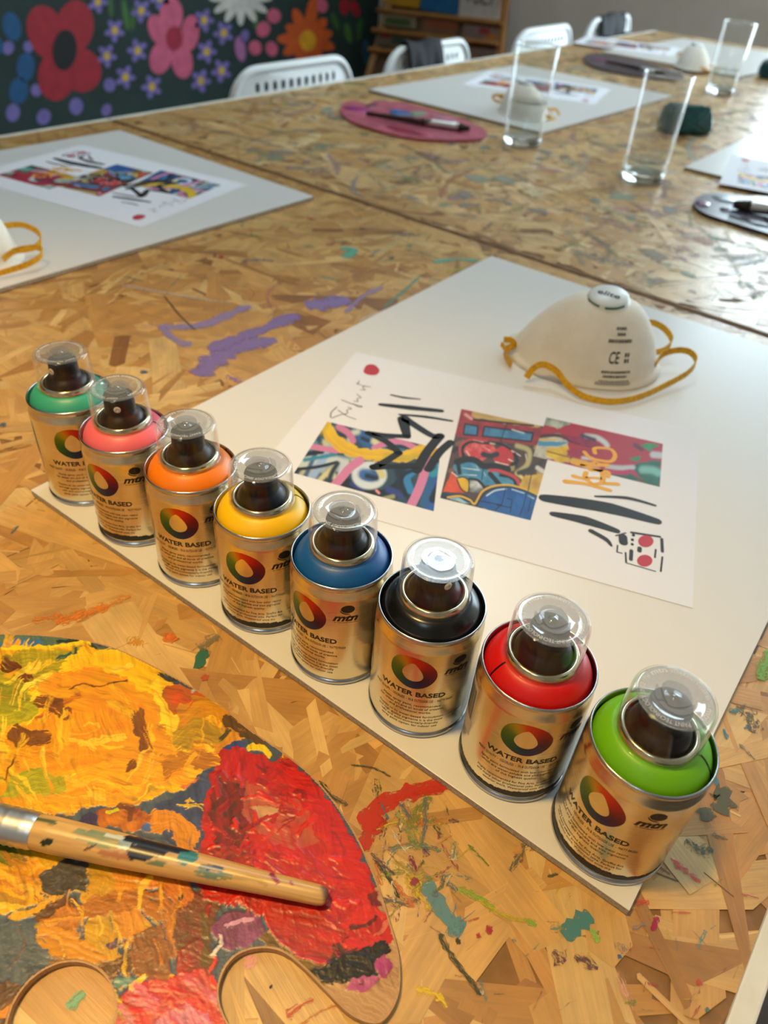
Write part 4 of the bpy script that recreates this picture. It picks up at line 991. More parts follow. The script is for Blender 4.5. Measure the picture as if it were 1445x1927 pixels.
# plain black brush bars and a box with two red rounds
for pts, w_ in (([(1024, 938), (1080, 946), (1150, 958), (1236, 982)], (20, 28, 30, 16)), ([(1040, 968), (1100, 980), (1160, 1000)], (12, 22, 12)), ([(1120, 935), (1180, 938), (1232, 952)], (5, 9, 6)), ([(1112, 1000), (1140, 1016), (1150, 1028)], (10, 9, 4))):
    ink('black_bar', [(pts, w_)], M['print_black'], .00042)
ink('box_outline', [([Q3((840, 1190))[0], Q3((930, 1165))[0]], 3), ([Q3((985, 1160))[0], Q3((1250, 1200))[0]], 5), ([Q3((1270, 1220))[0], Q3((1275, 1340))[0]], 5), ([Q3((1275, 1390))[0], Q3((1260, 1525))[0]], 3), ([Q3((930, 1350))[0], Q3((935, 1440))[0]], 3), ([Q3((935, 1445))[0], Q3((1210, 1525))[0]], 2), (Q3((905, 1200), (910, 1255)), 14), (Q3((985, 1330), (980, 1415)), 6), (Q3((855, 1280), (850, 1345)), 2.5), (Q3((855, 1345), (895, 1355)), 2.5), (Q3((1005, 1180), (1003, 1190)), 5), (Q3((995, 1225), (993, 1232)), 5), (Q3((993, 1268), (992, 1274)), 5), (Q3((1062, 1305), (1060, 1335)), 7), (Q3((1213, 1320), (1205, 1395)), 3)], M['print_black'], .00042)
for c in ((1120, 1242), (1110, 1425)):
    inkpoly('red_round', [Q3(*[(c[0]+72*math.cos(t), c[1]+56*math.sin(t)) for t in np.linspace(0, 6.28, 10)[:-1]])], M['print_red'], .00043)
# the same sheet on the other boards
def place_sheet(heart, xdir, label):
    """heart = world xy of the corner next to the handwriting, xdir = angle of the long side"""
    s = copy_tree(sheet); s['label'] = label
    n = np.array([-math.sin(xdir), math.cos(xdir)]); o = np.array(heart[:2])-n*.21
    s.location = (o[0], o[1], TZ+BOARD_T); s.rotation_euler = (0, 0, xdir); return s
place_sheet(spot(264, 428, BOARD_T), math.pi+.17, 'printed sheet of graffiti pictures lying on the left board')
place_sheet(spot(1118, 197, BOARD_T), math.pi+.25, 'printed sheet of graffiti pictures half hidden behind the tall glass')
place_sheet(spot(1262, 106, BOARD_T), math.pi+.22, 'printed sheet of graffiti pictures on the farthest board')
place_sheet(spot(1378, 292, BOARD_T), .2, 'printed sheet of graffiti pictures cut off by the right picture edge')

# ------------------------------------------------------------------ face masks
M['felt'] = noisy('mask_felt', S(236, 230, 218), S(230, 222, 208), 60, .85, .15, 500)
M['strap'] = noisy('yellow_elastic', S(232, 176, 16), S(206, 150, 8), 300, .6, .2, 900)
M['valve'] = mat('valve_plastic', S(226, 230, 230), .35)
M['valve_green'] = mat('valve_green', S(30, 104, 84), .4)
MC = np.array([.191, .434]); MA = .39
prof = [(1.0, 0), (1.07, .0), (1.075, .0012), (1.0, .0022), (.97, .006), (.905, .016), (.81, .028), (.69, .039), (.56, .048), (.45, .0535), (.36, .056), (.28, .0568), (0.0, .0568)]
su, sv = .066, .052
def msurf(t, s):
    k = s*(len(prof)-1); i = min(int(k), len(prof)-2); fr = k-i
    r = prof[i][0]*(1-fr)+prof[i+1][0]*fr; z = prof[i][1]*(1-fr)+prof[i+1][1]*fr
    sh = z/.0568
    wob = 1+.012*math.sin(5*t+z*70)*(1-sh)
    return np.array([su*r*math.cos(t)*wob+.010*sh, sv*r*math.sin(t)*wob+.006*sh, z])
mask = empty('face_mask', (MC[0], MC[1], TZ+BOARD_T+.0006), MA)
tag(mask, 'white moulded face mask with round valve and yellow straps above the printed sheet', 'face mask', 'moulded face masks')
n = 64; V = []; Fc = []
for i in range(len(prof)):
    for j in range(n): V.append(msurf(2*math.pi*j/n, i/(len(prof)-1)))
for i in range(len(prof)-1):
    for j in range(n): Fc.append((i*n+j, i*n+(j+1) % n, (i+1)*n+(j+1) % n, (i+1)*n+j))
mk('mask_shell', V, Fc, M['felt'], mask, True)
v, f = lathe([(.0195, .0), (.0195, .002), (.0185, .0035), (.0175, .0045), (.0175, .0065), (.016, .0078), (.0001, .0080)], 40)
tl = Matrix.Rotation(.16, 3, 'X') @ Matrix.Rotation(-.05, 3, 'Y'); off = Vector((.010, .004, .0540))
vt = [tuple(tl @ Vector(p)+off) for p in v]; valve = mk('valve', vt, f, M['valve'], mask, True)
for a0, a1 in ((-160, -112), (-96, -38), (10, 70), (100, 150)):
    V = []; Fc = []; ts = np.linspace(math.radians(a0), math.radians(a1), 9)
    for t in ts:
        for r, z in ((.0176, .0042), (.0176, .0062), (.0181, .0062), (.0181, .0042)): V.append(tuple(tl @ Vector((r*math.cos(t), r*math.sin(t), z))+off))
    for i in range(8):
        for q in range(4): Fc.append((i*4+q, i*4+(q+1) % 4, i*4+4+(q+1) % 4, i*4+4+q))
    mk('green_segment', V, Fc, M['valve_green'], valve)
v, f = text2d('elite', .0095, .0002, 0, 3, 'CENTER', .020)
mk('valve_lettering', [tuple(tl @ Vector((x*math.cos(-.3)-(y-.003)*math.sin(-.3), x*math.sin(-.3)+(y-.003)*math.cos(-.3), .0083))+off) for x, y in v], f, M['ink'], valve)
# printing on the side of the shell
def on_shell(u, h, t0=-1.12):
    """u along the girth, h up the shell, metres from the middle of the print"""
    t = t0+u/.052; s = .42+h/.085
    p = msurf(t, s); q = msurf(t+.02, s)-p; r = msurf(t, s+.02)-p; nn = np.cross(q, r); nn /= np.linalg.norm(nn)+1e-9
    return tuple(p+nn*.0004)
vf = []
for row, (h, wd, sz) in enumerate(((.0175, .012, .0016), (.0145, .009, .0016), (.0112, .024, .0016), (-.0030, .022, .0013), (-.0055, .018, .0013), (-.0085, .022, .0013), (-.0110, .026, .0013), (-.0135, .026, .0013))):
    x = -wd/2
    while x < wd/2:
        l = random.uniform(.0008, .0016); q = [(x, h), (x+l, h), (x+l, h+sz), (x, h+sz)]; vf.append(([on_shell(*p) for p in q], [(0, 1, 2, 3)])); x += l+.0006
v, f = text2d('CE', .0075, .0001, 0, 3, 'CENTER', .0085); vf.append(([on_shell(x-.004, y+.002) for x, y in v], f))
for x in (.005, .0075):
    for h in (.0022, .0048): vf.append(([on_shell(*p) for p in ((x, h), (x+.0016, h), (x+.0016, h+.0018), (x, h+.0018))], [(0, 1, 2, 3)]))
v, f = join(*vf); mk('mask_print', v, f, M['ink_soft'], mask)
ci, si = math.cos(-MA), math.sin(-MA)
def mloc(px, py, z):
    p = spot(px, py, z+BOARD_T); x, y = p[0]-MC[0], p[1]-MC[1]; return np.array([x*ci-y*si, x*si+y*ci, z])
def strap(pts, side, w_=.0055):
    P = catmull([mloc(*p) for p in pts], 7); v, f = ribbon(P, w_, .0009, side); mk('strap', v, f, M['strap'], mask)
strap([(990, 712, .005), (1004, 694, .013), (1022, 687, .016), (1046, 699, .013), (1068, 726, .0075), (1100, 748, .0045), (1150, 757, .004), (1200, 749, .004), (1250, 727, .005), (1293, 703, .009), (1309, 682, .013), (1300, 665, .016), (1276, 660, .016), (1247, 668, .014), (1233, 688, .009)], (0, .35, 1))
strap([(1200, 613, .028), (1226, 608, .027), (1251, 621, .021), (1263, 641, .015), (1252, 658, .010), (1218, 668, .010)], (0, .3, 1))
strap([(948, 640, .012), (962, 642, .014), (967, 652, .010), (950, 660, .006), (954, 676, .004), (962, 688, .004)], (0, .3, 1))
strap([(943, 648, .010), (955, 660, .010), (966, 650, .008)], (0, .5, 1), .004)
def place_mask(c, rz, label):
    k = copy_tree(mask); k.location = (c[0], c[1], TZ+BOARD_T+.0006); k.rotation_euler = (0, 0, rz); k['label'] = label; return k
tipo = spot(1309, 682, .013+BOARD_T)[:2]-MC
c_ = spot(76, 484, .013+BOARD_T)[:2]-tipo
place_mask(c_, MA, 'face mask on the left board, only its yellow strap in the picture')
place_mask(spot(985, 215, BOARD_T)[:2], 2.6, 'white face mask seen through the tall glass').scale = (.88, .88, .88)
place_mask(spot(1303, 128, BOARD_T)[:2], 2.0, 'white face mask on the farthest board').scale = (.9, .9, .9)
# ------------------------------------------------------------------ the big palette in front
M['palette_wood'] = noisy('palette_wood', S(192, 150, 104), S(172, 128, 84), 9, .5, stretch=(10, 90, 1))
mm = M['oil'] = mat('thick_paint', (.5, .5, .5), .36, spec=.45)
at = N(mm, 'ShaderNodeAttribute', attribute_name='Col'); L(mm, at.outputs['Color'], BS(mm).inputs['Base Color'])
tc = N(mm, 'ShaderNodeTexCoord'); nz = N(mm, 'ShaderNodeTexNoise'); nz.inputs['Scale'].default_value = 900; nz.inputs['Detail'].default_value = 3
L(mm, tc.outputs['Object'], nz.inputs['Vector']); bp = N(mm, 'ShaderNodeBump'); bp.inputs['Strength'].default_value = .25; bp.inputs['Distance'].default_value = .0004
L(mm, nz.outputs['Fac'], bp.inputs['Height']); L(mm, bp.outputs[0], BS(mm).inputs['Normal'])
PZ = .0042
edge_px = [(0, 1193), (110, 1198), (200, 1214), (290, 1254), (400, 1316), (470, 1372), (540, 1420), (600, 1473), (660, 1553), (705, 1648), (735, 1738), (751, 1800), (752, 1860), (738, 1900), (715, 1924), (685, 1922), (650, 1902), (605, 1856), (565, 1816), (530, 1791), (492, 1784), (452, 1794), (425, 1820), (411, 1862), (418, 1902), (440, 1940)]
out = [spot(*p, PZ)[:2] for p in edge_px]+[np.array(p) for p in ((.336, -.131), (.327, -.158), (.305, -.186), (.265, -.208), (.215, -.222), (.16, -.222), (.11, -.203), (.074, -.168), (.066, -.128), (.075, -.1))]
outl = catmull(out, 5, True)
hc = spot(116, 1916, PZ)[:2]; HR = .0178
hole = [(hc[0]+HR*math.cos(t)*1.08, hc[1]+HR*math.sin(t)) for t in np.linspace(0, 2*math.pi, 40, endpoint=False)]
pal = empty('artist_palette', (.22, -.12, TZ)); tag(pal, 'kidney-shaped wooden palette caked in yellow, orange and red paint', 'palette', 'painted palettes')
PO = np.array([.22, -.12])
v, f = prism([tuple(p-PO) for p in outl], .0008, PZ, [[(x-PO[0], y-PO[1]) for x, y in hole]])
mk('palette_slab', v, f, M['palette_wood'], pal)
g = .0004
xs = np.arange(outl[:, 0].min(), outl[:, 0].max(), g); ys = np.arange(outl[:, 1].min(), outl[:, 1].max(), g)
GX, GY = np.meshgrid(xs, ys)
PX, PY = to_px(np.stack([GX, GY, np.full_like(GX, PZ)], -1))
BLU = S(62, 78, 104); OCH = S(226, 160, 14); YL = S(246, 192, 8); OR = S(232, 132, 10); BRN = S(108, 58, 14); OLV = S(126, 124, 22); RD = S(196, 22, 10); RD2 = S(148, 18, 10); RB_ = S(92, 34, 14)
WX_ = PX+(fbm(PX/30, PY/30, 1)-.5)*20+(fbm(PX/9, PY/9, 2)-.5)*3; WY_ = PY+(fbm(PX/30+40, PY/30, 3)-.5)*20+(fbm(PX/9, PY/9+30, 4)-.5)*3
P = Painter(WX_, WY_, S(70, 82, 96))
b = P.blob; s = P.stroke
b([(-400, 1000), (300, 1150), (420, 1500), (100, 1900), (-500, 2300)], S(88, 96, 98), S(58, 70, 92), warp=20, h=.15, seed=1)
# wood tip stays bare: painted with the wood tone
b([(560, 1700), (800, 1650), (800, 1960), (640, 1960), (560, 1850)], S(196, 152, 106), S(168, 122, 78), warp=3, h=0, seed=2, streak=.62)
b([(490, 1770), (520, 1740), (600, 1760), (640, 1800), (630, 1840), (600, 1862), (560, 1825), (520, 1796)], S(120, 84, 22), S(96, 66, 16), warp=4, h=.15, seed=3)
# top edge greens and blues
b([(-200, 1180), (120, 1196), (230, 1226), (200, 1240), (60, 1236), (-200, 1260)], S(96, 116, 92), S(78, 100, 86), warp=4, h=.2, seed=4, streak=.1)
s([(-60, 1228), (20, 1216), (74, 1210)], 20, S(70, 118, 160), S(54, 96, 140), dry=.2, seed=5); s([(110, 1204), (150, 1206), (180, 1220)], 12, S(44, 52, 28), dry=.4, seed=6)
# dry sweeps dragged over the wet masses
rs = random.Random(3)
def sweep(n, poly, cols, wr, lr, dirf, dr, s0):
    xs_ = [p[0] for p in poly]; ys_ = [p[1] for p in poly]; k = 0; tries = 0
    while k < n and tries < n*8:
        tries += 1; x, y = rs.uniform(min(xs_), max(xs_)), rs.uniform(min(ys_), max(ys_)); c_in = False
        for i in range(len(poly)):
            (ax_, ay_), (bx_, by_) = poly[i], poly[(i+1) % len(poly)]
            if (ay_ > y) != (by_ > y) and x < (bx_-ax_)*(y-ay_)/(by_-ay_)+ax_: c_in = not c_in
        if not c_in: continue
        a = dirf(x, y)+rs.gauss(0, .25); l = rs.uniform(*lr); c1, c2 = rs.choice(cols), rs.choice(cols); bw = rs.uniform(-.25, .25)*l
        P.stroke([(x-l*math.cos(a), y-l*math.sin(a)), (x-bw*math.sin(a), y+bw*math.cos(a)), (x+l*math.cos(a), y+l*math.sin(a))], rs.uniform(*wr), S(*c1), S(*c2), dry=rs.uniform(*dr), a=rs.uniform(.6, 1), h=rs.uniform(.25, .55), seed=s0+k, bris=rs.uniform(.8, 1.5)); k += 1
# the yellow mass
b([(-300, 1230), (0, 1222), (150, 1210), (205, 1222), (290, 1262), (380, 1318), (440, 1350), (446, 1400), (410, 1436), (330, 1492), (250, 1512), (120, 1530), (-300, 1540)], YL, OR, warp=7, h=.3, seed=7, streak=.25)
YP = [(-60, 1240), (60, 1240), (200, 1240), (280, 1280), (330, 1330), (430, 1350), (430, 1400), (330, 1470), (250, 1500), (120, 1515), (-60, 1520)]
sweep(150, YP, [(248, 200, 20), (242, 176, 12), (232, 140, 12), (250, 214, 50), (226, 160, 16), (236, 186, 20), (206, 120, 14), (240, 170, 30)], (9, 26), (16, 52), lambda x, y: math.atan2(x-190, -(y-1390)*1.0)*1.0 if (x-190)**2+(y-1390)**2 > 3000 else .2, (.38, .62), 200)
sweep(34, YP, [(130, 70, 16), (160, 100, 20), (110, 60, 14), (176, 164, 26), (150, 150, 30)], (4, 12), (6, 26), lambda x, y: rs.uniform(-.6, .9), (.45, .65), 400)
s([(0, 1224), (90, 1216), (168, 1212)], 8, S(240, 206, 20), dry=.2, h=.5, seed=8); b([(0, 1236), (60, 1222), (150, 1222), (190, 1250), (120, 1280), (40, 1290), (0, 1300)], S(170, 160, 20), OLV, warp=8, h=.25, seed=9, streak=-.1, a=.85)
for i, (pts, w_) in enumerate([([(110, 1236), (130, 1232)], 10), ([(128, 1246), (145, 1226)], 9), ([(118, 1258), (140, 1262)], 6)]): s(pts, w_, S(40, 84, 74), dry=.55, seed=10+i)
s([(10, 1250), (30, 1262), (52, 1272)], 26, S(120, 62, 16), S(88, 44, 10), dry=.3, seed=13); s([(-40, 1330), (0, 1320), (40, 1304)], 46, S(150, 150, 24), S(110, 116, 18), dry=.3, a=.9, seed=14); s([(-60, 1370), (20, 1352), (62, 1330)], 30, S(206, 190, 20), OLV, dry=.35, seed=15)
b([(72, 1286), (100, 1276), (150, 1286), (160, 1300), (110, 1312), (80, 1318)], S(196, 156, 80), S(150, 116, 50), warp=5, h=.2, seed=16); s([(115, 1294), (140, 1290), (152, 1282)], 18, S(110, 92, 30), S(84, 66, 20), dry=.2, seed=17)
# sweeping yellow fan to the right
s([(140, 1262), (210, 1252), (270, 1270), (310, 1310), (332, 1360), (320, 1400), (295, 1426)], 60, S(248, 204, 16), S(240, 176, 10), dry=.12, h=.45, seed=18, bris=1.4); s([(150, 1262), (200, 1280), (240, 1300)], 34, S(240, 150, 20), YL, dry=.3, a=.8, seed=19, bris=1.4)
s([(290, 1290), (300, 1330), (312, 1362)], 20, S(250, 214, 40), dry=.3, h=.4, seed=20)
s([(110, 1300), (160, 1296), (220, 1310), (260, 1340), (270, 1390), (250, 1430)], 70, OCH, OR, dry=.15, a=.95, h=.4, seed=21, bris=1.6); s([(60, 1400), (120, 1370), (200, 1360), (262, 1372)], 80, OR, OCH, dry=.16, h=.4, seed=22, bris=1.6); s([(70, 1440), (150, 1420), (230, 1410), (300, 1420)], 70, S(240, 168, 14), S(220, 130, 12), dry=.18, h=.4, seed=23, bris=1.6)
s([(120, 1480), (200, 1460), (280, 1450), (330, 1440)], 50, S(246, 186, 14), OR, dry=.25, h=.4, seed=24, bris=1.5); s([(130, 1300), (180, 1290), (240, 1284)], 5, BRN, dry=.45, seed=25); s([(70, 1350), (110, 1330), (150, 1316)], 12, BRN, OR, dry=.5, seed=26)
for i, (pts, w_) in enumerate([([(75, 1316), (100, 1322), (125, 1340)], 24), ([(30, 1380), (60, 1388), (90, 1384)], 30), ([(35, 1398), (50, 1390)], 14), ([(250, 1352), (268, 1380), (276, 1402)], 26), ([(238, 1448), (252, 1434)], 18), ([(276, 1412), (300, 1440)], 4), ([(262, 1344), (268, 1362)], 16), ([(10, 1470), (22, 1440), (30, 1420)], 6)]): s(pts, w_, S(104, 56, 14), S(140, 84, 20), dry=.34, seed=27+i)
b([(20, 1462), (70, 1446), (120, 1462), (122, 1490), (60, 1508), (0, 1505)], S(150, 150, 26), S(190, 170, 24), warp=8, h=.25, seed=35, streak=-.3); s([(-40, 1520), (60, 1500), (160, 1510), (260, 1498)], 16, S(236, 170, 20), S(220, 140, 20), dry=.35, seed=36)
# right lobe of the yellow mass
b([(300, 1300), (330, 1286), (380, 1300), (420, 1326), (430, 1340), (360, 1340), (330, 1352)], S(214, 84, 16), S(176, 96, 20), warp=5, h=.25, seed=37); s([(345, 1352), (380, 1330), (425, 1334), (444, 1362), (420, 1400)], 44, S(222, 156, 16), S(196, 120, 14), dry=.15, h=.4, seed=38, bris=1.3); s([(340, 1390), (370, 1370), (400, 1380)], 44, S(206, 164, 22), S(150, 108, 20), dry=.25, h=.35, seed=39); s([(316, 1440), (350, 1430), (400, 1432)], 40, S(160, 92, 14), S(206, 134, 16), dry=.25, seed=40)
s([(340, 1480), (380, 1462), (425, 1430), (440, 1410)], 8, S(224, 120, 60), dry=.4, h=.5, seed=41); s([(412, 1390), (430, 1372)], 10, S(70, 66, 40), dry=.5, seed=42); s([(300, 1268), (318, 1278), (330, 1276)], 12, S(60, 56, 50), dry=.4, seed=43); s([(362, 1302), (372, 1290)], 8, S(180, 176, 180), dry=.4, seed=44); s([(390, 1306), (410, 1322), (430, 1330)], 8, S(224, 190, 30), dry=.5, seed=45)
s([(430, 1350), (460, 1376), (490, 1396)], 26, S(104, 72, 22), S(80, 56, 20), dry=.2, seed=46); s([(470, 1408), (490, 1404), (502, 1416)], 13, S(240, 204, 16), h=.6, dry=.05, seed=47); s([(534, 1432), (540, 1424)], 12, S(236, 200, 20), dry=.35, seed=48); s([(430, 1412), (450, 1405)], 16, S(48, 66, 128), dry=.2, seed=49)
# slate band between yellow and red
b([(330, 1500), (400, 1440), (420, 1450), (400, 1500), (388, 1560), (370, 1620), (340, 1620), (300, 1560), (290, 1520)], S(66, 76, 108), S(54, 62, 84), warp=6, h=.2, seed=50)
for i in range(7): s([(350+random.uniform(-16, 30), 1508+random.uniform(-6, 14)), (356+random.uniform(-14, 34), 1512+random.uniform(-6, 14))], 4, S(230, 180, 30), dry=.2, h=.5, seed=51+i)
s([(292, 1552), (320, 1545), (345, 1560), (356, 1600)], 40, S(230, 150, 24), S(196, 110, 16), dry=.25, h=.45, seed=58, bris=1.3); b([(180, 1530), (250, 1520), (290, 1540), (280, 1570), (200, 1560)], S(140, 60, 30), S(206, 120, 20), warp=8, h=.3, seed=59); s([(158, 1545), (180, 1542)], 18, S(56, 48, 90), dry=.2, seed=60); s([(225, 1520), (245, 1520), (242, 1540)], 14, S(120, 62, 16), dry=.1, h=.5, seed=61); s([(268, 1566), (280, 1560)], 12, S(70, 96, 150), dry=.3, seed=62); s([(205, 1532), (220, 1526)], 8, S(206, 190, 20), dry=.2, seed=63)
# lower left: strokes below the brush
s([(-60, 1650), (20, 1660), (80, 1640)], 60, S(244, 186, 14), S(230, 150, 10), dry=.14, h=.45, seed=64, bris=1.4); s([(-40, 1710), (30, 1692), (70, 1672)], 44, S(246, 186, 10), S(232, 150, 10), dry=.2, h=.45, seed=65, bris=1.3); s([(45, 1600), (80, 1612), (118, 1618)], 38, S(232, 176, 20), S(206, 150, 20), dry=.18, h=.4, seed=66); b([(-40, 1590), (40, 1592), (42, 1630), (-40, 1640)], OLV, S(90, 96, 20), warp=4, h=.2, seed=67)
LP = [(-60, 1620), (60, 1600), (160, 1620), (350, 1640), (350, 1760), (300, 1850), (120, 1830), (100, 1740), (-60, 1730)]
sweep(70, LP, [(236, 170, 20), (220, 140, 20), (200, 116, 20), (170, 90, 20), (230, 156, 24), (240, 186, 30), (150, 130, 26)], (8, 24), (12, 40), lambda x, y: 1.45 if x > 120 else .1, (.4, .64), 450)
b([(70, 1640), (120, 1620), (165, 1618), (160, 1680), (110, 1690), (80, 1680)], S(60, 50, 40), S(74, 70, 70), warp=6, h=.2, seed=68); s([(20, 1730), (60, 1716), (100, 1690)], 14, S(232, 160, 20), dry=.3, seed=69); b([(60, 1720), (110, 1690), (150, 1690), (120, 1740), (70, 1740)], S(110, 60, 20), S(84, 50, 20), warp=6, h=.2, seed=70)
b([(-60, 1730), (60, 1740), (100, 1800), (110, 1850), (20, 1850), (-60, 1840)], S(86, 94, 96), S(66, 76, 88), warp=6, h=.2, seed=71); s([(30, 1742), (44, 1770), (36, 1800), (10, 1826)], 3, S(120, 62, 30), dry=.2, seed=72)
s([(195, 1618), (200, 1680), (195, 1750), (190, 1800)], 70, S(220, 158, 20), S(176, 132, 22), dry=.15, h=.45, seed=73, bris=1.3); s([(235, 1626), (240, 1690), (245, 1740)], 56, S(228, 146, 18), S(190, 116, 18), dry=.2, h=.45, seed=74, bris=1.3); s([(100, 1740), (150, 1720), (210, 1700), (260, 1690)], 40, S(196, 116, 16), S(150, 84, 16), dry=.25, h=.4, seed=75); s([(90, 1760), (140, 1790), (180, 1810)], 50, S(222, 150, 16), S(200, 120, 16), dry=.25, h=.4, seed=76); s([(115, 1810), (150, 1830), (200, 1820)], 36, S(226, 150, 16), BRN, dry=.3, h=.4, seed=77)
s([(290, 1650), (330, 1670), (350, 1690)], 46, S(222, 130, 24), S(176, 84, 20), dry=.2, h=.5, seed=78); s([(280, 1700), (320, 1720), (330, 1760)], 44, S(206, 120, 20), S(150, 84, 20), dry=.25, h=.4, seed=79); b([(250, 1760), (300, 1740), (330, 1790), (310, 1850), (260, 1840), (240, 1800)], S(150, 88, 36), S(120, 66, 24), warp=6, h=.3, seed=80); s([(120, 1842), (180, 1830), (240, 1812)], 26, S(104, 58, 18), S(80, 44, 14), dry=.15, seed=81); s([(160, 1852), (220, 1840)], 12, S(96, 50, 14), dry=.2, seed=82)
b([(270, 1640), (290, 1610), (320, 1620), (300, 1650)], S(90, 96, 110), S(60, 64, 80), warp=4, h=.2, seed=83); s([(336, 1688), (342, 1684)], 12, S(40, 36, 20), dry=.05, seed=84); s([(210, 1780), (225, 1772)], 18, S(90, 66, 90), dry=.25, seed=85); s([(310, 1848), (318, 1836)], 8, S(236, 176, 40), dry=.3, seed=86)
# brown-violet passage
b([(330, 1720), (370, 1680), (420, 1690), (400, 1760), (350, 1800), (330, 1780)], S(100, 62, 24), S(130, 50, 30), warp=8, h=.25, seed=87); b([(400, 1740), (440, 1712), (490, 1720), (500, 1760), (470, 1780), (430, 1790), (410, 1780)], S(142, 70, 112), S(110, 44, 80), warp=5, h=.2, seed=88); s([(432, 1748), (450, 1738), (470, 1730)], 10, S(210, 150, 180), dry=.35, seed=89)
b([(340, 1790), (380, 1770), (410, 1800), (400, 1860), (350, 1850), (330, 1830)], S(160, 40, 30), S(120, 50, 30), warp=6, h=.3, seed=90); s([(385, 1720), (392, 1770), (388, 1830)], 16, S(100, 70, 24), dry=.3, seed=91); s([(402, 1800), (410, 1775), (416, 1760)], 9, S(236, 214, 196), h=.6, dry=.1, seed=92); s([(398, 1830), (404, 1805)], 9, S(216, 50, 40), dry=.1, seed=93)
b([(-60, 1850), (40, 1850), (80, 1870), (40, 1940), (-60, 1960)], S(104, 62, 34), S(70, 40, 26), warp=6, h=.2, seed=94); s([(-30, 1915), (10, 1910), (20, 1900)], 16, S(226, 130, 20), dry=.2, seed=95)
# lower reds and pinks round the notch
b([(230, 1870), (300, 1840), (380, 1830), (412, 1850), (420, 1910), (470, 2000), (200, 2040), (200, 1960)], S(206, 36, 34), S(190, 60, 60), warp=8, h=.3, seed=96); b([(300, 1920), (350, 1890), (390, 1910), (430, 1980), (260, 2000)], S(206, 120, 150), S(200, 80, 100), warp=8, h=.2, seed=97, streak=.8); s([(190, 1866), (210, 1872), (220, 1885)], 22, S(240, 190, 20), dry=.1, h=.5, seed=98); s([(222, 1850), (240, 1846), (256, 1850)], 20, S(120, 156, 130), S(84, 130, 120), dry=.15, seed=99); s([(250, 1858), (272, 1842)], 14, S(236, 190, 40), dry=.3, seed=100); s([(196, 1905), (215, 1895), (235, 1905)], 30, S(150, 120, 30), dry=.2, seed=101); s([(404, 1840), (412, 1880), (424, 1905)], 9, S(230, 60, 36), dry=.1, h=.5, seed=102)
sweep(26, [(230, 1870), (400, 1835), (420, 1900), (440, 1960), (220, 1960)], [(210, 40, 40), (206, 90, 110), (226, 60, 50), (190, 30, 30), (214, 130, 160)], (8, 20), (12, 30), lambda x, y: .8, (.35, .6), 600)
# the red mass
b([(398, 1450), (425, 1412), (470, 1414), (520, 1436), (560, 1440), (600, 1486), (650, 1556), (692, 1640), (726, 1730), (738, 1770), (700, 1790), (660, 1800), (612, 1816), (560, 1800), (510, 1760), (494, 1722), (440, 1700), (380, 1690), (366, 1640), (380, 1590), (376, 1540), (388, 1490)], RD, S(170, 22, 12), warp=7, h=.35, seed=103, tex=40)
RP = [(410, 1440), (540, 1440), (640, 1560), (700, 1680), (720, 1750), (600, 1790), (500, 1700), (390, 1670), (385, 1540)]
sweep(60, RP, [(206, 24, 12), (186, 20, 12), (214, 40, 22), (160, 18, 12), (196, 30, 16)], (10, 30), (14, 46), lambda x, y: 1.05 if x > 540 else rs.uniform(0, 3), (.3, .6), 530)
s([(540, 1450), (600, 1520), (650, 1600), (690, 1690)], 46, S(206, 24, 8), S(186, 18, 8), dry=.08, h=.35, seed=104, bris=1.5); b([(400, 1470), (440, 1460), (480, 1480), (470, 1560), (450, 1610), (410, 1600), (390, 1540)], RB_, S(140, 24, 14), warp=12, h=.35, seed=105, tex=14); b([(400, 1600), (470, 1590), (480, 1640), (420, 1660)], S(110, 36, 16), S(176, 30, 16), warp=12, h=.4, seed=106, tex=10)
b([(462, 1470), (510, 1486), (560, 1510), (590, 1550), (600, 1590), (560, 1600), (500, 1580), (460, 1540)], S(190, 50, 30), S(180, 84, 56), warp=8, h=.15, seed=107, tex=24); b([(474, 1522), (500, 1516), (532, 1522), (520, 1540), (498, 1548)], S(206, 160, 110), S(190, 120, 80), warp=5, h=.05, seed=108); s([(470, 1500), (510, 1510), (535, 1508)], 12, S(196, 110, 90), dry=.45, a=.8, seed=109); s([(520, 1564), (532, 1566)], 12, S(206, 110, 84), dry=.2, a=.7, seed=110)
for i in range(46):
    t = random.random(); x, y = random.uniform(395, 680), random.uniform(1440, 1730)
    if y > 1440+(x-540)*1.6 and not (x > 560 and y < 1500): s([(x, y), (x+random.uniform(-26, 26), y+random.uniform(-16, 16)), (x+random.uniform(-34, 34), y+random.uniform(-24, 24))], random.uniform(4, 14), *random.choice(((S(220, 40, 20), S(190, 20, 10)), (S(130, 16, 10), S(170, 20, 12)), (S(214, 30, 16), None), (S(196, 24, 14), S(120, 22, 14)))), dry=.2, h=random.uniform(.4, .9), seed=120+i)
b([(498, 1700), (540, 1690), (600, 1720), (640, 1760), (620, 1812), (560, 1796), (515, 1756)], S(186, 34, 20), S(170, 30, 18), warp=3, h=.12, seed=170, tex=30); s([(498, 1712), (510, 1752), (560, 1796), (614, 1814)], 4, S(206, 60, 44), dry=.1, h=.5, seed=171)
b([(690, 1680), (715, 1676), (722, 1700), (700, 1712)], S(120, 26, 14), None, warp=5, h=.3, seed=172); s([(650, 1740), (690, 1720), (716, 1722)], 22, S(216, 34, 18), S(190, 24, 14), dry=.15, h=.5, seed=173); s([(660, 1746), (690, 1740), (712, 1726)], 10, S(96, 24, 14), dry=.2, h=.5, seed=174); s([(700, 1770), (728, 1740), (742, 1726)], 10, S(206, 110, 80), dry=.5, a=.8, seed=175)
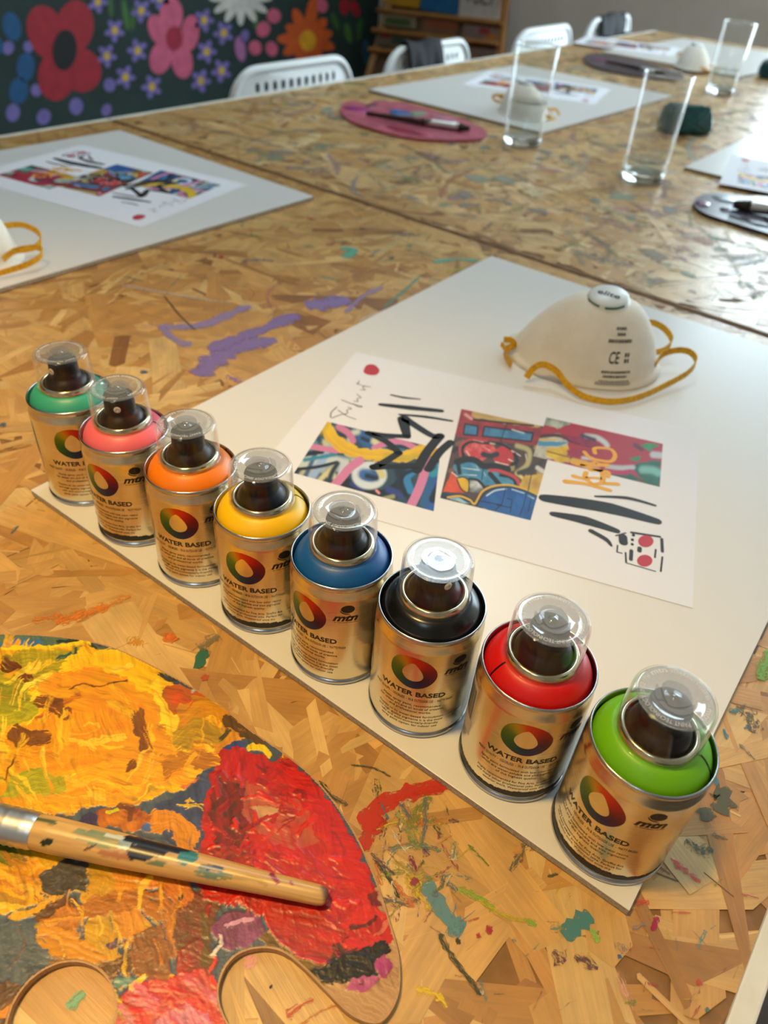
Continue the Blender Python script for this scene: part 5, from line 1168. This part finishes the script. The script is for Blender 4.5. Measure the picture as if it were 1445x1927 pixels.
b([(626, 1772), (660, 1760), (672, 1790), (640, 1812), (612, 1816)], S(96, 30, 20), S(60, 24, 18), warp=4, h=.25, seed=176); s([(660, 1776), (690, 1776), (710, 1770)], 24, S(200, 30, 26), dry=.2, seed=177)
# black and magenta at the tip
s([(716, 1786), (690, 1800), (650, 1816), (610, 1834)], 30, S(26, 20, 14), dry=.1, h=.5, seed=178); s([(600, 1838), (640, 1842), (690, 1834), (702, 1816)], 28, S(24, 19, 13), dry=.06, h=.5, seed=179); b([(600, 1830), (630, 1800), (700, 1800), (705, 1826), (680, 1846), (640, 1850), (606, 1850)], S(26, 20, 14), None, warp=3, h=.45, seed=180)
b([(706, 1810), (722, 1800), (736, 1820), (730, 1844), (716, 1838)], S(176, 60, 120), S(150, 40, 100), warp=3, h=.45, seed=181); b([(664, 1848), (700, 1836), (716, 1840), (700, 1862), (672, 1872), (656, 1862)], S(170, 64, 116), S(186, 90, 136), warp=4, h=.4, seed=182); s([(676, 1856), (680, 1855)], 6, S(70, 24, 44), dry=.05, seed=183)
# last light drags, so no stroke stays flat
sweep(60, YP, [(250, 206, 40), (244, 184, 20), (236, 150, 20), (252, 220, 70), (220, 140, 20)], (4, 13), (12, 44), lambda x, y: math.atan2(x-190, -(y-1390)) if (x-190)**2+(y-1390)**2 > 3000 else .2, (.48, .66), 700)
sweep(40, LP, [(240, 180, 30), (228, 150, 24), (206, 120, 24), (246, 196, 50)], (4, 12), (10, 36), lambda x, y: 1.45 if x > 120 else .1, (.48, .66), 800)
sweep(36, RP, [(226, 50, 30), (170, 16, 10), (206, 26, 14), (140, 20, 14)], (3, 10), (10, 34), lambda x, y: 1.05 if x > 540 else rs.uniform(0, 3), (.4, .62), 860)
# scuffs: streaks and pits in the dried paint, and flecks of the other colours
mk_ = np.clip((fbm(PX/70, PY/70, 5)-.42)*7, 0, 1)
def streaks(a, s0):
    u_ = PX*math.cos(a)+PY*math.sin(a)+(fbm(PX/60, PY/60, s0)-.5)*30; v_ = -PX*math.sin(a)+PY*math.cos(a)+(fbm(PX/60, PY/60, s0+1)-.5)*26
    return vn(v_/1.9, u_/34, s0+2)*.55+vn(v_/4.5, u_/60, s0+3)*.45, fbm(u_/40, v_/7, s0, 4)
sa_, fa_ = streaks(.25, 1); sb_, fb_ = streaks(1.35, 4)
st = sa_*mk_+sb_*(1-mk_); fl_ = fa_*mk_+fb_*(1-mk_)
tipw = np.clip((PX-560)/60, 0, 1)*np.clip((PY-1850)/20, 0, 1)
P.C *= (1+(st-.5)*.55*(1-tipw))[..., None]
P.C *= (1-.35*np.clip((fl_-.6)*6, 0, 1)*(1-tipw))[..., None]
P.H += (st-.5)*.35*(1-tipw)
# soften, trim to the slab and build
Hh = P.H.copy()
Hh = (Hh+np.roll(Hh, 1, 0)+np.roll(Hh, -1, 0)+np.roll(Hh, 1, 1)+np.roll(Hh, -1, 1))/5
Hh = Hh*.0006
def inside(px_, py_, poly):
    r = np.zeros(px_.shape, bool); K = len(poly)
    for i in range(K):
        ax, ay = poly[i]; bx, by = poly[(i+1) % K]
        if ay == by: continue
        c = ((ay > py_) != (by > py_)); r ^= c & (px_ < (bx-ax)*(py_-ay)/(by-ay)+ax)
    return r
cen_o = outl.mean(0)
ok = inside(GX, GY, outl)
# stay half a millimetre inside the rim
for dx, dy in ((.0006, 0), (-.0006, 0), (0, .0006), (0, -.0006)): ok &= inside(GX+dx, GY+dy, outl)
ok &= ((GX-hc[0])/1.08)**2+(GY-hc[1])**2 > (HR+.0005)**2
bare = (P.H < .02)
Z = PZ+.0001+Hh
idx = -np.ones(GX.shape, int); idx[ok] = np.arange(ok.sum())
V = np.stack([GX[ok]-PO[0], GY[ok]-PO[1], Z[ok]], 1)
q = ok[:-1, :-1] & ok[:-1, 1:] & ok[1:, 1:] & ok[1:, :-1]
Fc = np.stack([idx[:-1, :-1][q], idx[:-1, 1:][q], idx[1:, 1:][q], idx[1:, :-1][q]], 1)
def fastmesh(name, V, Fc, mt, parent, cols):
    me = bpy.data.meshes.new(name); nf = len(Fc)
    me.vertices.add(len(V)); me.vertices.foreach_set('co', V.astype(np.float32).ravel())
    me.loops.add(nf*4); me.loops.foreach_set('vertex_index', Fc.astype(np.int32).ravel())
    me.polygons.add(nf); me.polygons.foreach_set('loop_start', np.arange(0, nf*4, 4, dtype=np.int32))
    me.update(calc_edges=True); me.polygons.foreach_set('use_smooth', np.ones(nf, bool))
    ca = me.color_attributes.new('Col', 'FLOAT_COLOR', 'POINT'); c4 = np.ones((len(V), 4), np.float32); c4[:, :3] = np.clip(cols, 0, 1); ca.data.foreach_set('color', c4.ravel())
    me.materials.append(mt); me.validate(); return link(name, me, parent)
fastmesh('paint_layer', V, Fc, M['oil'], pal, P.C[ok])

# ------------------------------------------------------------------ the brush on it
M['ferrule'] = mat('ferrule_metal', S(206, 204, 202), .38, 1.0)
M['bristle'] = noisy('bristles', S(60, 46, 34), S(34, 26, 20), 80, .7, stretch=(1, 12, 12))
mm = M['handle'] = mat('painted_handle', (.5, .4, .2), .32)
at = N(mm, 'ShaderNodeAttribute', attribute_name='Col'); L(mm, at.outputs['Color'], BS(mm).inputs['Base Color'])
B0 = spot(66, 1564, .0125); B1 = spot(616, 1688, .0098)
ax = B1-B0; LH = np.linalg.norm(ax); ax = ax/LH
sd = np.cross(ax, (0, 0, 1.0)); sd /= np.linalg.norm(sd); upv = np.cross(sd, ax)
brush = empty('paint_brush', tuple(B0-np.array([0, 0, .0125-.0058])), 0)
tag(brush, 'wooden paint brush with colour-spattered handle lying across the big palette', 'brush', 'paint brushes lying on palettes')
BO = np.array(brush.location)
def rod(stations, n, fine=1):
    V = []
    for d, r in stations:
        for j in range(n):
            t = 2*math.pi*j/n; V.append(B0+ax*d+r*(math.cos(t)*sd+math.sin(t)*upv))
    V = np.array(V); i = np.arange(len(stations)*n).reshape(-1, n); nx = np.roll(i, -1, 1)
    Fc = np.stack([i[:-1], nx[:-1], nx[1:], i[1:]], -1).reshape(-1, 4); return V, Fc
dd = np.linspace(0, LH, 170)
hr = np.interp(dd/LH, [0, .06, .25, .5, .8, .97, .99, 1], [.0070, .0072, .0068, .0058, .0044, .0039, .0034, .0022])
V, Fc = rod(list(zip(dd, hr)), 48)
px, py = to_px(V-np.array([0, 0, TZ]))
hx = px[:, None]; hy = py[:, None]
H_ = Painter(hx, hy, S(208, 164, 100))
gr = vn(np.arange(len(V)) % 48*1.3, px/60, 3)[:, None, None]; H_.C = H_.C*(.78+.4*gr)
s = H_.stroke
s([(150, 1570), (220, 1585), (300, 1590)], 26, S(110, 130, 100), S(150, 150, 110), dry=.45, h=0, seed=1); s([(230, 1590), (262, 1588), (300, 1604)], 20, S(90, 120, 140), S(190, 200, 200), dry=.3, h=0, seed=2); s([(190, 1606), (240, 1612)], 14, S(180, 120, 80), dry=.4, h=0, seed=3)
s([(240, 1578), (300, 1592), (360, 1606)], 16, S(30, 32, 44), dry=.1, h=0, seed=4); s([(252, 1604), (275, 1606), (300, 1600)], 26, S(34, 28, 30), dry=.05, h=0, seed=5); s([(200, 1572), (230, 1576)], 10, S(206, 206, 196), dry=.3, h=0, seed=6)
s([(345, 1616), (362, 1612)], 24, S(52, 124, 130), dry=.05, h=0, seed=7); s([(380, 1630), (415, 1636)], 12, S(40, 76, 120), dry=.15, h=0, seed=8); s([(372, 1640), (400, 1648), (430, 1650)], 16, S(110, 130, 110), dry=.5, h=0, seed=9); s([(82, 1586), (94, 1584)], 14, S(36, 44, 26), dry=.05, h=0, seed=10); s([(70, 1542), (100, 1548)], 12, S(90, 96, 60), dry=.3, h=0, seed=11)
s([(512, 1646), (522, 1660)], 10, S(150, 50, 80), dry=.2, h=0, seed=12); s([(546, 1658), (550, 1664)], 6, S(150, 50, 90), dry=.2, h=0, seed=13); s([(420, 1650), (470, 1652), (500, 1664)], 10, S(170, 130, 40), dry=.4, a=.7, h=0, seed=14); s([(612, 1670), (620, 1700)], 16, S(70, 66, 80), soft=10, a=.8)
s([(280, 1622), (310, 1626)], 12, S(110, 120, 80), dry=.4, h=0, seed=15); s([(160, 1600), (180, 1590)], 6, S(90, 60, 50), dry=.4, h=0, seed=16)
cap = [tuple(range(len(V)-48, len(V)))]
me_h = mk('handle', V-BO, [tuple(r) for r in Fc]+cap, M['handle'], brush, True, cols=np.clip(H_.C[:, 0], 0, 1))
V, Fc = rod([(.001, .0071), (-.001, .0076), (-.003, .0074), (-.0045, .0078), (-.006, .0073), (-.0075, .0078), (-.009, .0073), (-.0105, .0078), (-.012, .0074), (-.015, .0077), (-.045, .0076), (-.05, .0074)], 40)
fer = mk('ferrule', V-BO, Fc, M['ferrule'], brush, True)
V, Fc = rod([(-.049, .0070), (-.06, .0075), (-.075, .0062), (-.088, .0018)], 24); mk('bristles', V-BO, [tuple(r) for r in Fc]+[tuple(range(len(V)-24, len(V)))], M['bristle'], brush, True)
# ------------------------------------------------------------------ drinking glasses
M['water'] = clear('water', .02, (.93, .96, .96), 1.33, .0)
M['glass_rim'] = clear('glass_rim', .12, (.95, .97, .97), 1.9, .05)
M['thick_glass'] = mat('thick_glass', (.95, .98, .97), .02, 0, .5, **{'Transmission Weight': 1.0, 'IOR': 1.45})
def tumbler(px, py, h, fill, label):
    p = spot(px, py, 0); t = empty('drinking_glass', (p[0], p[1], TZ+.0006)); tag(t, label, 'glass', 'tall drinking glasses')
    r0, r1 = .0335, .0360
    v, f = lathe([(r0-.006, .0), (r0-.001, .001), (r0, .004), (r0+.0003, .012), (r1, h-.002), (r1-.0006, h-.0003), (r1-.0014, h-.0003), (r1-.002, h-.002), (r0-.0022, .016), (r0-.005, .0135), (.0001, .0130)], 56); mk('glass_wall', v, f, M['glass'], t, True)
    v, f = lathe([(.0001, .0015), (r0-.006, .0003), (r0-.0018, .0012), (r0-.0008, .004), (r0-.0010, .0115), (r0-.005, .0125), (.0001, .0122)], 56); mk('glass_base', v, f, M['thick_glass'], t, True)
    v, f = lathe([(r1-.0021, h-.0022), (r1-.0021, h-.0004), (r1-.001, h+.0006), (r1+.0003, h-.0004), (r1+.0003, h-.0022), (r1-.0021, h-.0022)], 56); mk('rim', v, f, M['glass_rim'], t, True)
    if fill:
        v, f = lathe([(.0001, .0132), (r0-.0055, .0138), (r0-.0026, .0165), (r0-.0024+(r1-r0)*fill/h, fill), (r0-.0034+(r1-r0)*fill/h, fill-.0006), (.0001, fill-.0008)], 56); mk('water', v, f, M['water'], t, True)
    return t
tumbler(981, 270, .148, .066, 'tall drinking glass half filled with water standing beside the pink palette')
tumbler(1206, 338, .146, .03, 'tall drinking glass standing in front of the teal block')
tumbler(1352, 176, .146, .052, 'tall drinking glass at the edge of the farthest board')

# ------------------------------------------------------------------ smaller palettes with brushes
def small_palette(pts, z, cols, label, seed):
    """outline from photo positions; paints as raised dabs"""
    O = [spot(*p, .004)[:2] for p in pts]; P = catmull(O, 6, True); c = P.mean(0)
    t = empty('artist_palette', (c[0], c[1], TZ)); tag(t, label, 'palette', 'painted palettes')
    v, f = prism([tuple(p-c) for p in P], .0008, .005); mk('palette_slab', v, f, cols[0], t)
    for k, (cx, cy_, rx, ry, m_) in enumerate(cols[1]):
        q = spot(cx, cy_, .005)[:2]-c; dep = float((np.array([q[0]+c[0], q[1]+c[1], .005])-CAM) @ RB[2]); r = rx*dep/F_PX; r2 = ry*dep/F_PX*2.4
        rr = np.random.default_rng(seed+k); n = 22; an = np.linspace(0, 2*math.pi, n, endpoint=False); jr = 1+rr.normal(0, .12, n)
        V = []; Fc = []
        for sc_, zz in ((1, .0051), (.92, .0062), (.6, .0070), (.25, .0068)):
            for a, j in zip(an, jr): V.append((q[0]+r*sc_*j*math.cos(a), q[1]+r2*sc_*j*math.sin(a), zz))
        for i in range(3):
            for j in range(n): Fc.append((i*n+j, i*n+(j+1) % n, (i+1)*n+(j+1) % n, (i+1)*n+j))
        Fc.append(tuple(3*n+j for j in range(n))); mk('paint_dab', V, Fc, m_, t, True)
    return t
def dab(c, r=.35): return noisy('dab_%d_%d_%d' % c, S(*c), tuple(.6*k for k in S(*c)), 40, r)
small_palette([(640, 203), (652, 192), (676, 193), (690, 199), (700, 192), (715, 190), (770, 197), (850, 219), (900, 238), (917, 250), (900, 262), (850, 264), (780, 260), (720, 248), (670, 232), (646, 218)], .005,
              (dab((196, 96, 116), .45), [(752, 212, 22, 9, dab((70, 110, 176))), (786, 214, 15, 9, dab((130, 160, 130))), (672, 206, 26, 8, dab((170, 60, 130))), (700, 199, 12, 6, dab((120, 50, 70))), (835, 222, 30, 5, dab((206, 140, 160))), (770, 248, 50, 7, dab((170, 50, 76)))]),
              'pink-stained wooden palette with a blue dab beside the tall glass', 3)
small_palette([(1305, 385), (1312, 372), (1340, 364), (1372, 366), (1400, 370), (1445, 372), (1520, 390), (1560, 430), (1520, 462), (1445, 440), (1380, 420), (1325, 402)], .005,
              (dab((70, 56, 66), .3), [(1322, 384, 14, 8, dab((104, 52, 92), .25)), (1365, 376, 24, 8, dab((150, 160, 176), .2)), (1400, 404, 44, 10, dab((76, 70, 92), .2)), (1425, 420, 24, 7, dab((120, 116, 130), .25))]),
              'dark paint-smeared palette cut off by the right picture edge', 40)
small_palette([(1098, 108), (1120, 101), (1180, 110), (1240, 124), (1285, 142), (1270, 150), (1220, 146), (1150, 134), (1110, 122)], .005,
              (dab((84, 70, 76), .4), [(1130, 113, 20, 4, dab((130, 60, 100))), (1180, 124, 22, 4, dab((60, 60, 80))), (1225, 136, 24, 4, dab((110, 84, 84)))]),
              'dark palette in front of the farthest board', 60)
def small_brush(a, b_, zr, rad, fer, label, dark, head=True):
    """brush from bristle tip a to handle end b_ (photo positions); fer = share of the length for bristles and ferrule"""
    A = spot(*a, zr); B = spot(*b_, zr); d = B-A; ln = np.linalg.norm(d); d /= ln
    t = empty('paint_brush', tuple(A-np.array([0, 0, rad]))); tag(t, label, 'brush', 'paint brushes lying on palettes'); o = np.array(t.location)
    f0, f1 = fer
    def seg(nm, s0, s1, r0, r1, m_):
        P = [A+d*ln*(s0+(s1-s0)*k) for k in np.linspace(0, 1, 6)]; v, f = tube(P, np.linspace(r0, r1, 6), 14); mk(nm, np.array(v)-o, f, m_, t, True)
    seg('bristles', 0, f0, rad*.6, rad*1.15, M['bristle']); seg('ferrule', f0, f1, rad*1.05, rad, M['ferrule']); seg('handle', f1, 1, rad, rad*.6, dark)
M['dark_handle'] = noisy('dark_handle', S(64, 26, 22), S(44, 18, 16), 30, .35)
small_brush((884, 242), (690, 214), .012, .0062, (.10, .42), 'paint brush with shiny ferrule lying on the pink palette', M['dark_handle'])
small_brush((1380, 384), (1600, 420), .013, .0075, (.14, .3), 'dark paint brush lying on the palette at the right picture edge', M['dark_handle'])
small_brush((1250, 138), (1140, 116), .012, .005, (.15, .4), 'small dark brush on the palette before the farthest board', M['dark_handle'])

# ------------------------------------------------------------------ teal blocks
def block(px, py, size, rz, label, col, seed):
    p = spot(px, py, 0); t = empty('paint_block', (p[0], p[1], TZ+.0005), rz); tag(t, label, 'block', 'teal blocks on the table')
    bm = bmesh.new(); lx, ly, lz = size
    pts = [(-lx/2, -ly/2, .002), (lx/2, -ly*.42, 0), (lx/2*1.05, ly*.4, 0), (-lx/2*.92, ly/2, 0), (-lx*.44, -ly*.36, lz*.92), (lx*.34, -ly*.4, lz), (lx*.46, ly*.25, lz*.86), (-lx*.4, ly*.36, lz*.95), (lx*.56, -ly*.1, lz*.45), (-lx*.55, 0, lz*.5), (0, -ly*.56, lz*.4)]
    for q in pts: bm.verts.new(q)
    bmesh.ops.convex_hull(bm, input=bm.verts[:]); bmesh.ops.bevel(bm, geom=bm.edges[:], offset=.004, segments=2, affect='EDGES'); bmesh.ops.triangulate(bm, faces=bm.faces[:])
    bm.verts.index_update(); V = [tuple(q.co) for q in bm.verts]; Fc = [tuple(q.index for q in k.verts) for k in bm.faces]; bm.free()
    mk('block_body', V, Fc, noisy('teal_crust_%d' % seed, S(*col), tuple(.55*k for k in S(*col)), 45, .25, .3, 160), t)
    v, f = lathe([(.0001, lz*.93), (.006, lz*.945), (.012, lz*.93), (.016, lz*.88)], 16); mk('paint_crust', [(x*1.6-.005, y, z) for x, y, z in v], f, noisy('teal_skin_%d' % seed, tuple(min(1, 1.7*k) for k in S(*col)), S(*col), 60, .2), t, True)
block(1283, 248, (.098, .062, .050), .75, 'teal lump like a paint-crusted block behind the middle glass', (30, 92, 94), 1)
block(1456, 148, (.09, .06, .045), .5, 'dark teal lump at the right picture edge behind the board', (20, 70, 72), 2)

# ------------------------------------------------------------------ chairs
M['chair'] = mat('white_powder_coat', S(224, 226, 226), .35)
M['foot'] = mat('grey_rubber', S(90, 90, 90), .7)
def slot(cy_, cz, w_, h_):
    r = w_/2; P = []
    for k in range(4): a = math.pi*k/3; P.append((cy_+r*math.cos(a), cz+h_/2-r+r*math.sin(a)))
    for k in range(4): a = math.pi+math.pi*k/3; P.append((cy_+r*math.cos(a), cz-h_/2+r+r*math.sin(a)))
    return P
HB, WB = .752, .40
def chair_outline(inset=0.0):
    w_ = WB/2-inset; top = HB-inset; R = .075-inset*.5; P = [(-w_, .47), (w_, .47)]
    for k in range(9): a = math.pi/2*k/8; P.append((w_-R+R*math.cos(a), top-R+R*math.sin(a)))
    for k in range(9): a = math.pi/2+math.pi/2*k/8; P.append((-w_+R+R*math.cos(a), top-R+R*math.sin(a)))
    return P
def bend(x, y, z): return (x-.25*y*y*1.2+.02*(.77-z)*2, y, z)
holes = []
for r in range(6):
    n = 13 if r else 11
    for k in range(n): holes.append(slot((k-(n-1)/2)*.0255, HB-.034-r*.032, .0125, .021))
v, f = prism(chair_outline(.004), -.0012, .0012, holes)
ME['back_panel'] = meshof('back_panel', ([bend(z, x, y) for x, y, z in v], f), M['chair'], False)
o_ = chair_outline(); path = [bend(0, x, y) for x, y in o_[1:]]+[bend(0, *o_[0])]
v, f = tube(path, .0095, 10); ME['back_frame'] = meshof('back_frame', (v, f), M['chair'])
v, f = rbox(.03, .40, -.195, .195, .435, .452, .006); ME['seat'] = meshof('seat', (v, f), M['chair'], False)
def legm(p0, p1): v, f = tube([np.array(p0)+(np.array(p1)-np.array(p0))*t for t in (0, .5, 1)], .0105, 10); return meshof('leg', (v, f), M['chair'])
LEGS = [legm((.02, s_*.19, .50), (-.05, s_*.21, .0)) for s_ in (-1, 1)]+[legm((.37, s_*.175, .44), (.41, s_*.2, .0)) for s_ in (-1, 1)]
def chair(yc, label, x=-.905, rz=0.0):
    t = empty('chair', (x, yc, 0), rz); tag(t, label, 'chair', 'white chairs along the mural side')
    link('back_panel', ME['back_panel'], t); link('back_frame', ME['back_frame'], t); link('seat', ME['seat'], t)
    for m_ in LEGS: link('leg', m_, t)
    return t
chair(.315, 'white perforated chair, only a sliver showing at the left picture edge')
chair(1.255, 'white perforated chair in front of the orange painted flower')
chair(1.80, 'white perforated chair in front of the book rack, with a dark jacket over it')
chair(2.475, 'white perforated chair rising behind the tall glass, nothing hung on it')
chair(3.06, 'white perforated chair farthest back, with a dark jacket over it', x=-.93)
M['cloth'] = noisy('dark_cloth', S(12, 12, 16), S(22, 23, 29), 20, .85, .2, 120)
def jacket(yc, w_, drop, label, seed, x=-.905, spread=.0):
    rr = np.random.default_rng(seed); nu, nv = 26, 34
    t = empty('jacket', (x, yc, HB-.25)); tag(t, label, 'jacket', 'dark jackets over chair backs')
    V = []; ph = rr.uniform(0, 6, 4)
    for j in range(nv):
        k = j/(nv-1)*2-1          # -1 back hem .. 0 over the top .. 1 front hem
        for i in range(nu):
            u = i/(nu-1)-.5; fold = .007*math.sin(u*11+ph[0]+k)+.004*math.sin(u*23+ph[1]+k*3)
            dz = abs(k)*drop; y = u*(w_+spread*abs(k))+.012*math.sin(k*3+ph[2])
            side = math.tanh(k*7)
            xx = -.25*1.2*y*y+.028*side+side*fold*min(1, abs(k)*3)+.02*(-dz)*-2*.0
            zz = .25+.018*math.exp(-(k*6)**2)+.004-dz+.004*math.sin(u*9+ph[3])
            V.append((xx, y, zz))
    Fc = [(j*nu+i, j*nu+i+1, (j+1)*nu+i+1, (j+1)*nu+i) for j in range(nv-1) for i in range(nu-1)]
    o = mk('jacket_cloth', V, Fc, M['cloth'], t, True); sm = o.modifiers.new('thickness', 'SOLIDIFY'); sm.thickness = .004
    for s_ in (-1, 1):
        P = catmull([(.035, s_*w_*.36, .20), (.045, s_*w_*.42, .08), (.04, s_*w_*.38, -.04), (.05, s_*w_*.4, -.14)], 5); v, f = tube(P, np.linspace(.028, .02, len(P)), 12); mk('sleeve', v, f, M['cloth'], t, True)
jacket(1.735, .16, .30, 'dark jacket hung over the chair before the book rack', 1)
jacket(3.05, .22, .30, 'dark jacket hung over the farthest chair', 5, x=-.93, spread=.05)

# ------------------------------------------------------------------ book rack in the corner
La, Lb = spot_y(690, 150, 3.92), spot_y(735, 0, 4.06); Ra, Rb = spot_y(936, 150, 3.92), spot_y(951, 0, 4.06)
rn = np.cross(Lb-La, Ra-La); rn /= np.linalg.norm(rn)
if rn[1] > 0: rn = -rn                     # towards the viewer
def Lt(z): return La+(Lb-La)*((z-La[2])/(Lb[2]-La[2]))
def Rt(z): return Ra+(Rb-Ra)*((z-Ra[2])/(Rb[2]-Ra[2]))
def rack_pt(px, py, off=0.0):
    d = ray(px, py); p0 = CAM+np.array([0, 0, TZ]); t = ((La-p0) @ rn)/(d @ rn); return p0+d*t+rn*off
rack = empty('book_rack', tuple((Lt(0)+Rt(0))/2)); tag(rack, 'wooden display rack of books standing against the plain wall', 'book rack'); RO = np.array(rack.location)
Ltop, Rtop = La+(Lb-La)*1.75, Ra+(Rb-Ra)*1.9
for A, B in ((Lt(.0), Ltop), (Rt(.0), Rtop)):
    v, f = tube([A, (A+B)/2, B], .022, 4); mk('post', np.array(v)-RO, f, M['pine'], rack)
rows = [((722, 22), (945, 48)), ((712, 60), (938, 86)), ((706, 96), (936, 122)), ((740, -36), (955, -14)), ((752, -90), (962, -70))]
for (ax_, ay_), (bx_, by_) in rows:
    A, B = rack_pt(ax_-6, ay_, .03), rack_pt(bx_+4, by_, .03); v, f = tube([A, (A+B)/2, B], .014, 4); mk('ledge', np.array(v)-RO, f, M['pine'], rack)
def quad_slab(c4_, off0, off1):
    V = [rack_pt(x, y, off0) for x, y in c4_]+[rack_pt(x, y, off1) for x, y in c4_]
    return V, [(0, 3, 2, 1), (4, 5, 6, 7), (0, 1, 5, 4), (1, 2, 6, 5), (2, 3, 7, 6), (3, 0, 4, 7)]
v, f = quad_slab(((744, -95), (960, -72), (934, 150), (694, 150)), -.022, -.010); mk('back_panel', np.array(v)-RO, f, noisy('rack_back', S(120, 88, 62), S(96, 70, 50), 20, .7), rack)
def book(c4_, cols, label, extra=None, title=None):
    vs, f = quad_slab(c4_, .004, .020); o = np.mean(vs, 0); t = empty('book', tuple(o)); tag(t, label, 'book', 'books on the display rack')
    mk('pages', np.array(vs)-o, f, noisy('cover_%d_%d_%d' % cols, S(*cols), tuple(.75*k for k in S(*cols)), 12, .5), t)
    for (a, b_, c_, d_, col) in (extra or []):
        q = np.array(c4_, float); P = lambda u, v_: tuple((q[0]*(1-u)+q[1]*u)*(1-v_)+(q[3]*(1-u)+q[2]*u)*v_)
        vs2 = [rack_pt(*P(u, v_), .0205) for u, v_ in ((a, b_), (c_, b_), (c_, d_), (a, d_))]; mk('cover_patch', np.array(vs2)-o, [(0, 1, 2, 3)], flat(col), t)
    if title:
        v2, f2 = text2d(title, 1.0, .02, 0, 3, 'LEFT', 1.0); hgt = v2[:, 1].max(); q = np.array(c4_, float); VV = []
        for x, y in v2:
            u = .12+.76*x; w_ = .62-.36*y/hgt; p = (q[0]*(1-u)+q[1]*u)*(1-w_)+(q[3]*(1-u)+q[2]*u)*w_; VV.append(rack_pt(*p, .0208)-o)
        mk('cover_lettering', VV, f2, flat((60, 60, 66)), t)
book(((738, -40), (796, -32), (789, 17), (724, 9)), (206, 150, 40), 'yellow book on the upper ledge of the display rack')
book(((802, -34), (868, -28), (862, 30), (794, 20)), (40, 104, 150), 'blue book on the upper ledge of the display rack', [(.1, .1, .9, .4, (60, 130, 170))])
book(((872, -40), (948, -32), (940, 44), (866, 33)), (206, 190, 176), 'pale book with large dark lettering on the upper ledge', None, 'VOL.7')
book(((722, 24), (786, 31), (782, 56), (716, 48)), (170, 152, 116), 'book with a green picture on the middle ledge', [(.15, .35, .9, .9, (76, 92, 50))])
book(((800, 36), (866, 43), (862, 70), (795, 62)), (136, 92, 62), 'brown book on the middle ledge of the display rack', [(.2, .1, .95, .6, (150, 80, 44))])
book(((876, 48), (938, 55), (934, 84), (870, 76)), (140, 110, 100), 'book with red and orange picture on the middle ledge', [(.5, .1, .8, .5, (160, 50, 50)), (.7, .4, .98, .95, (190, 110, 40))])
book(((714, 62), (772, 69), (766, 94), (708, 86)), (116, 104, 84), 'dark book with a red corner on the lower ledge', [(.1, .0, .45, .4, (140, 44, 44)), (.5, .2, .95, .7, (56, 80, 64))])
book(((888, 90), (936, 96), (932, 120), (882, 113)), (130, 100, 84), 'plain brownish book on the lower ledge beside the jacket chair')

# ------------------------------------------------------------------ lamps of the room
def emit(name, color, strength):
    mm = bpy.data.materials.new(name); mm.use_nodes = True; nt = mm.node_tree; nt.nodes.clear()
    out_ = N(mm, 'ShaderNodeOutputMaterial'); e = N(mm, 'ShaderNodeEmission'); e.inputs[0].default_value = (*color, 1); e.inputs[1].default_value = strength; L(mm, e.outputs[0], out_.inputs[0]); return mm
for cx_, cy_, hx_, hy_, lb in ((-.62, 1.74, .36, .44, 'flat cool-white panel light on the ceiling above the glasses'), (.6, -1.35, .2, .2, 'added cool-white panel light behind the viewer, for shine on the cans')):  # second panel is an added source, brightening the ceiling mirrored in the can shoulders
    pl = empty('ceiling_light', (cx_, cy_, 1.95+TZ-.03)); tag(pl, lb, 'ceiling light', 'ceiling panel lights')
    v, f = boxv(-hx_-.02, hx_+.02, -hy_-.02, hy_+.02, 0, .029); mk('frame', v, f, M['white'], pl)
    v, f = boxv(-hx_, hx_, -hy_, hy_, -.004, -.001); mk('diffuser', v, f, M.setdefault('cool_panel', None) or M.__setitem__('cool_panel', emit('cool_panel', (.70, .90, 1.0), LED)) or M['cool_panel'], pl)
for k, (lx, ly, lz) in enumerate(LAMPS):
    pd = empty('pendant_lamp', (lx, ly, lz+TZ)); tag(pd, ('warm pendant lamp hanging over the near table, %s' % 'above the palette'), 'pendant lamp')
    v, f = lathe([(.02, .16), (.03, .15), (.06, .10), (.11, .03), (.12, .0), (.118, .0), (.108, .03), (.058, .10), (.028, .147)], 40); mk('lamp_shade', v, f, mat('lamp_shade_enamel', S(226, 222, 214), .4), pd, True)
    v, f = tube([(0, 0, .15), (0, 0, .6), (0, 0, 1.95-lz)], .004, 8); mk('cord', v, f, M['nozzle'], pd)
    v, f = lathe([(.0001, -.012), (.018, -.008), (.030, .008), (.032, .024), (.024, .05), (.014, .075), (.013, .12)], 24); mk('bulb', v, f, emit('warm_bulb', (1.0, .70, .32), BULB), pd, True)
    d = bpy.data.lights.new('lamp_glow', 'SPOT'); d.energy = LAMP_W; d.color = (1.0, .66, .22); d.shadow_soft_size = .07; d.spot_size = math.radians(72); d.spot_blend = 1.0
    o = bpy.data.objects.new('lamp_glow', d); COL.objects.link(o); o.parent = pd; o.location = (0, 0, -.03)
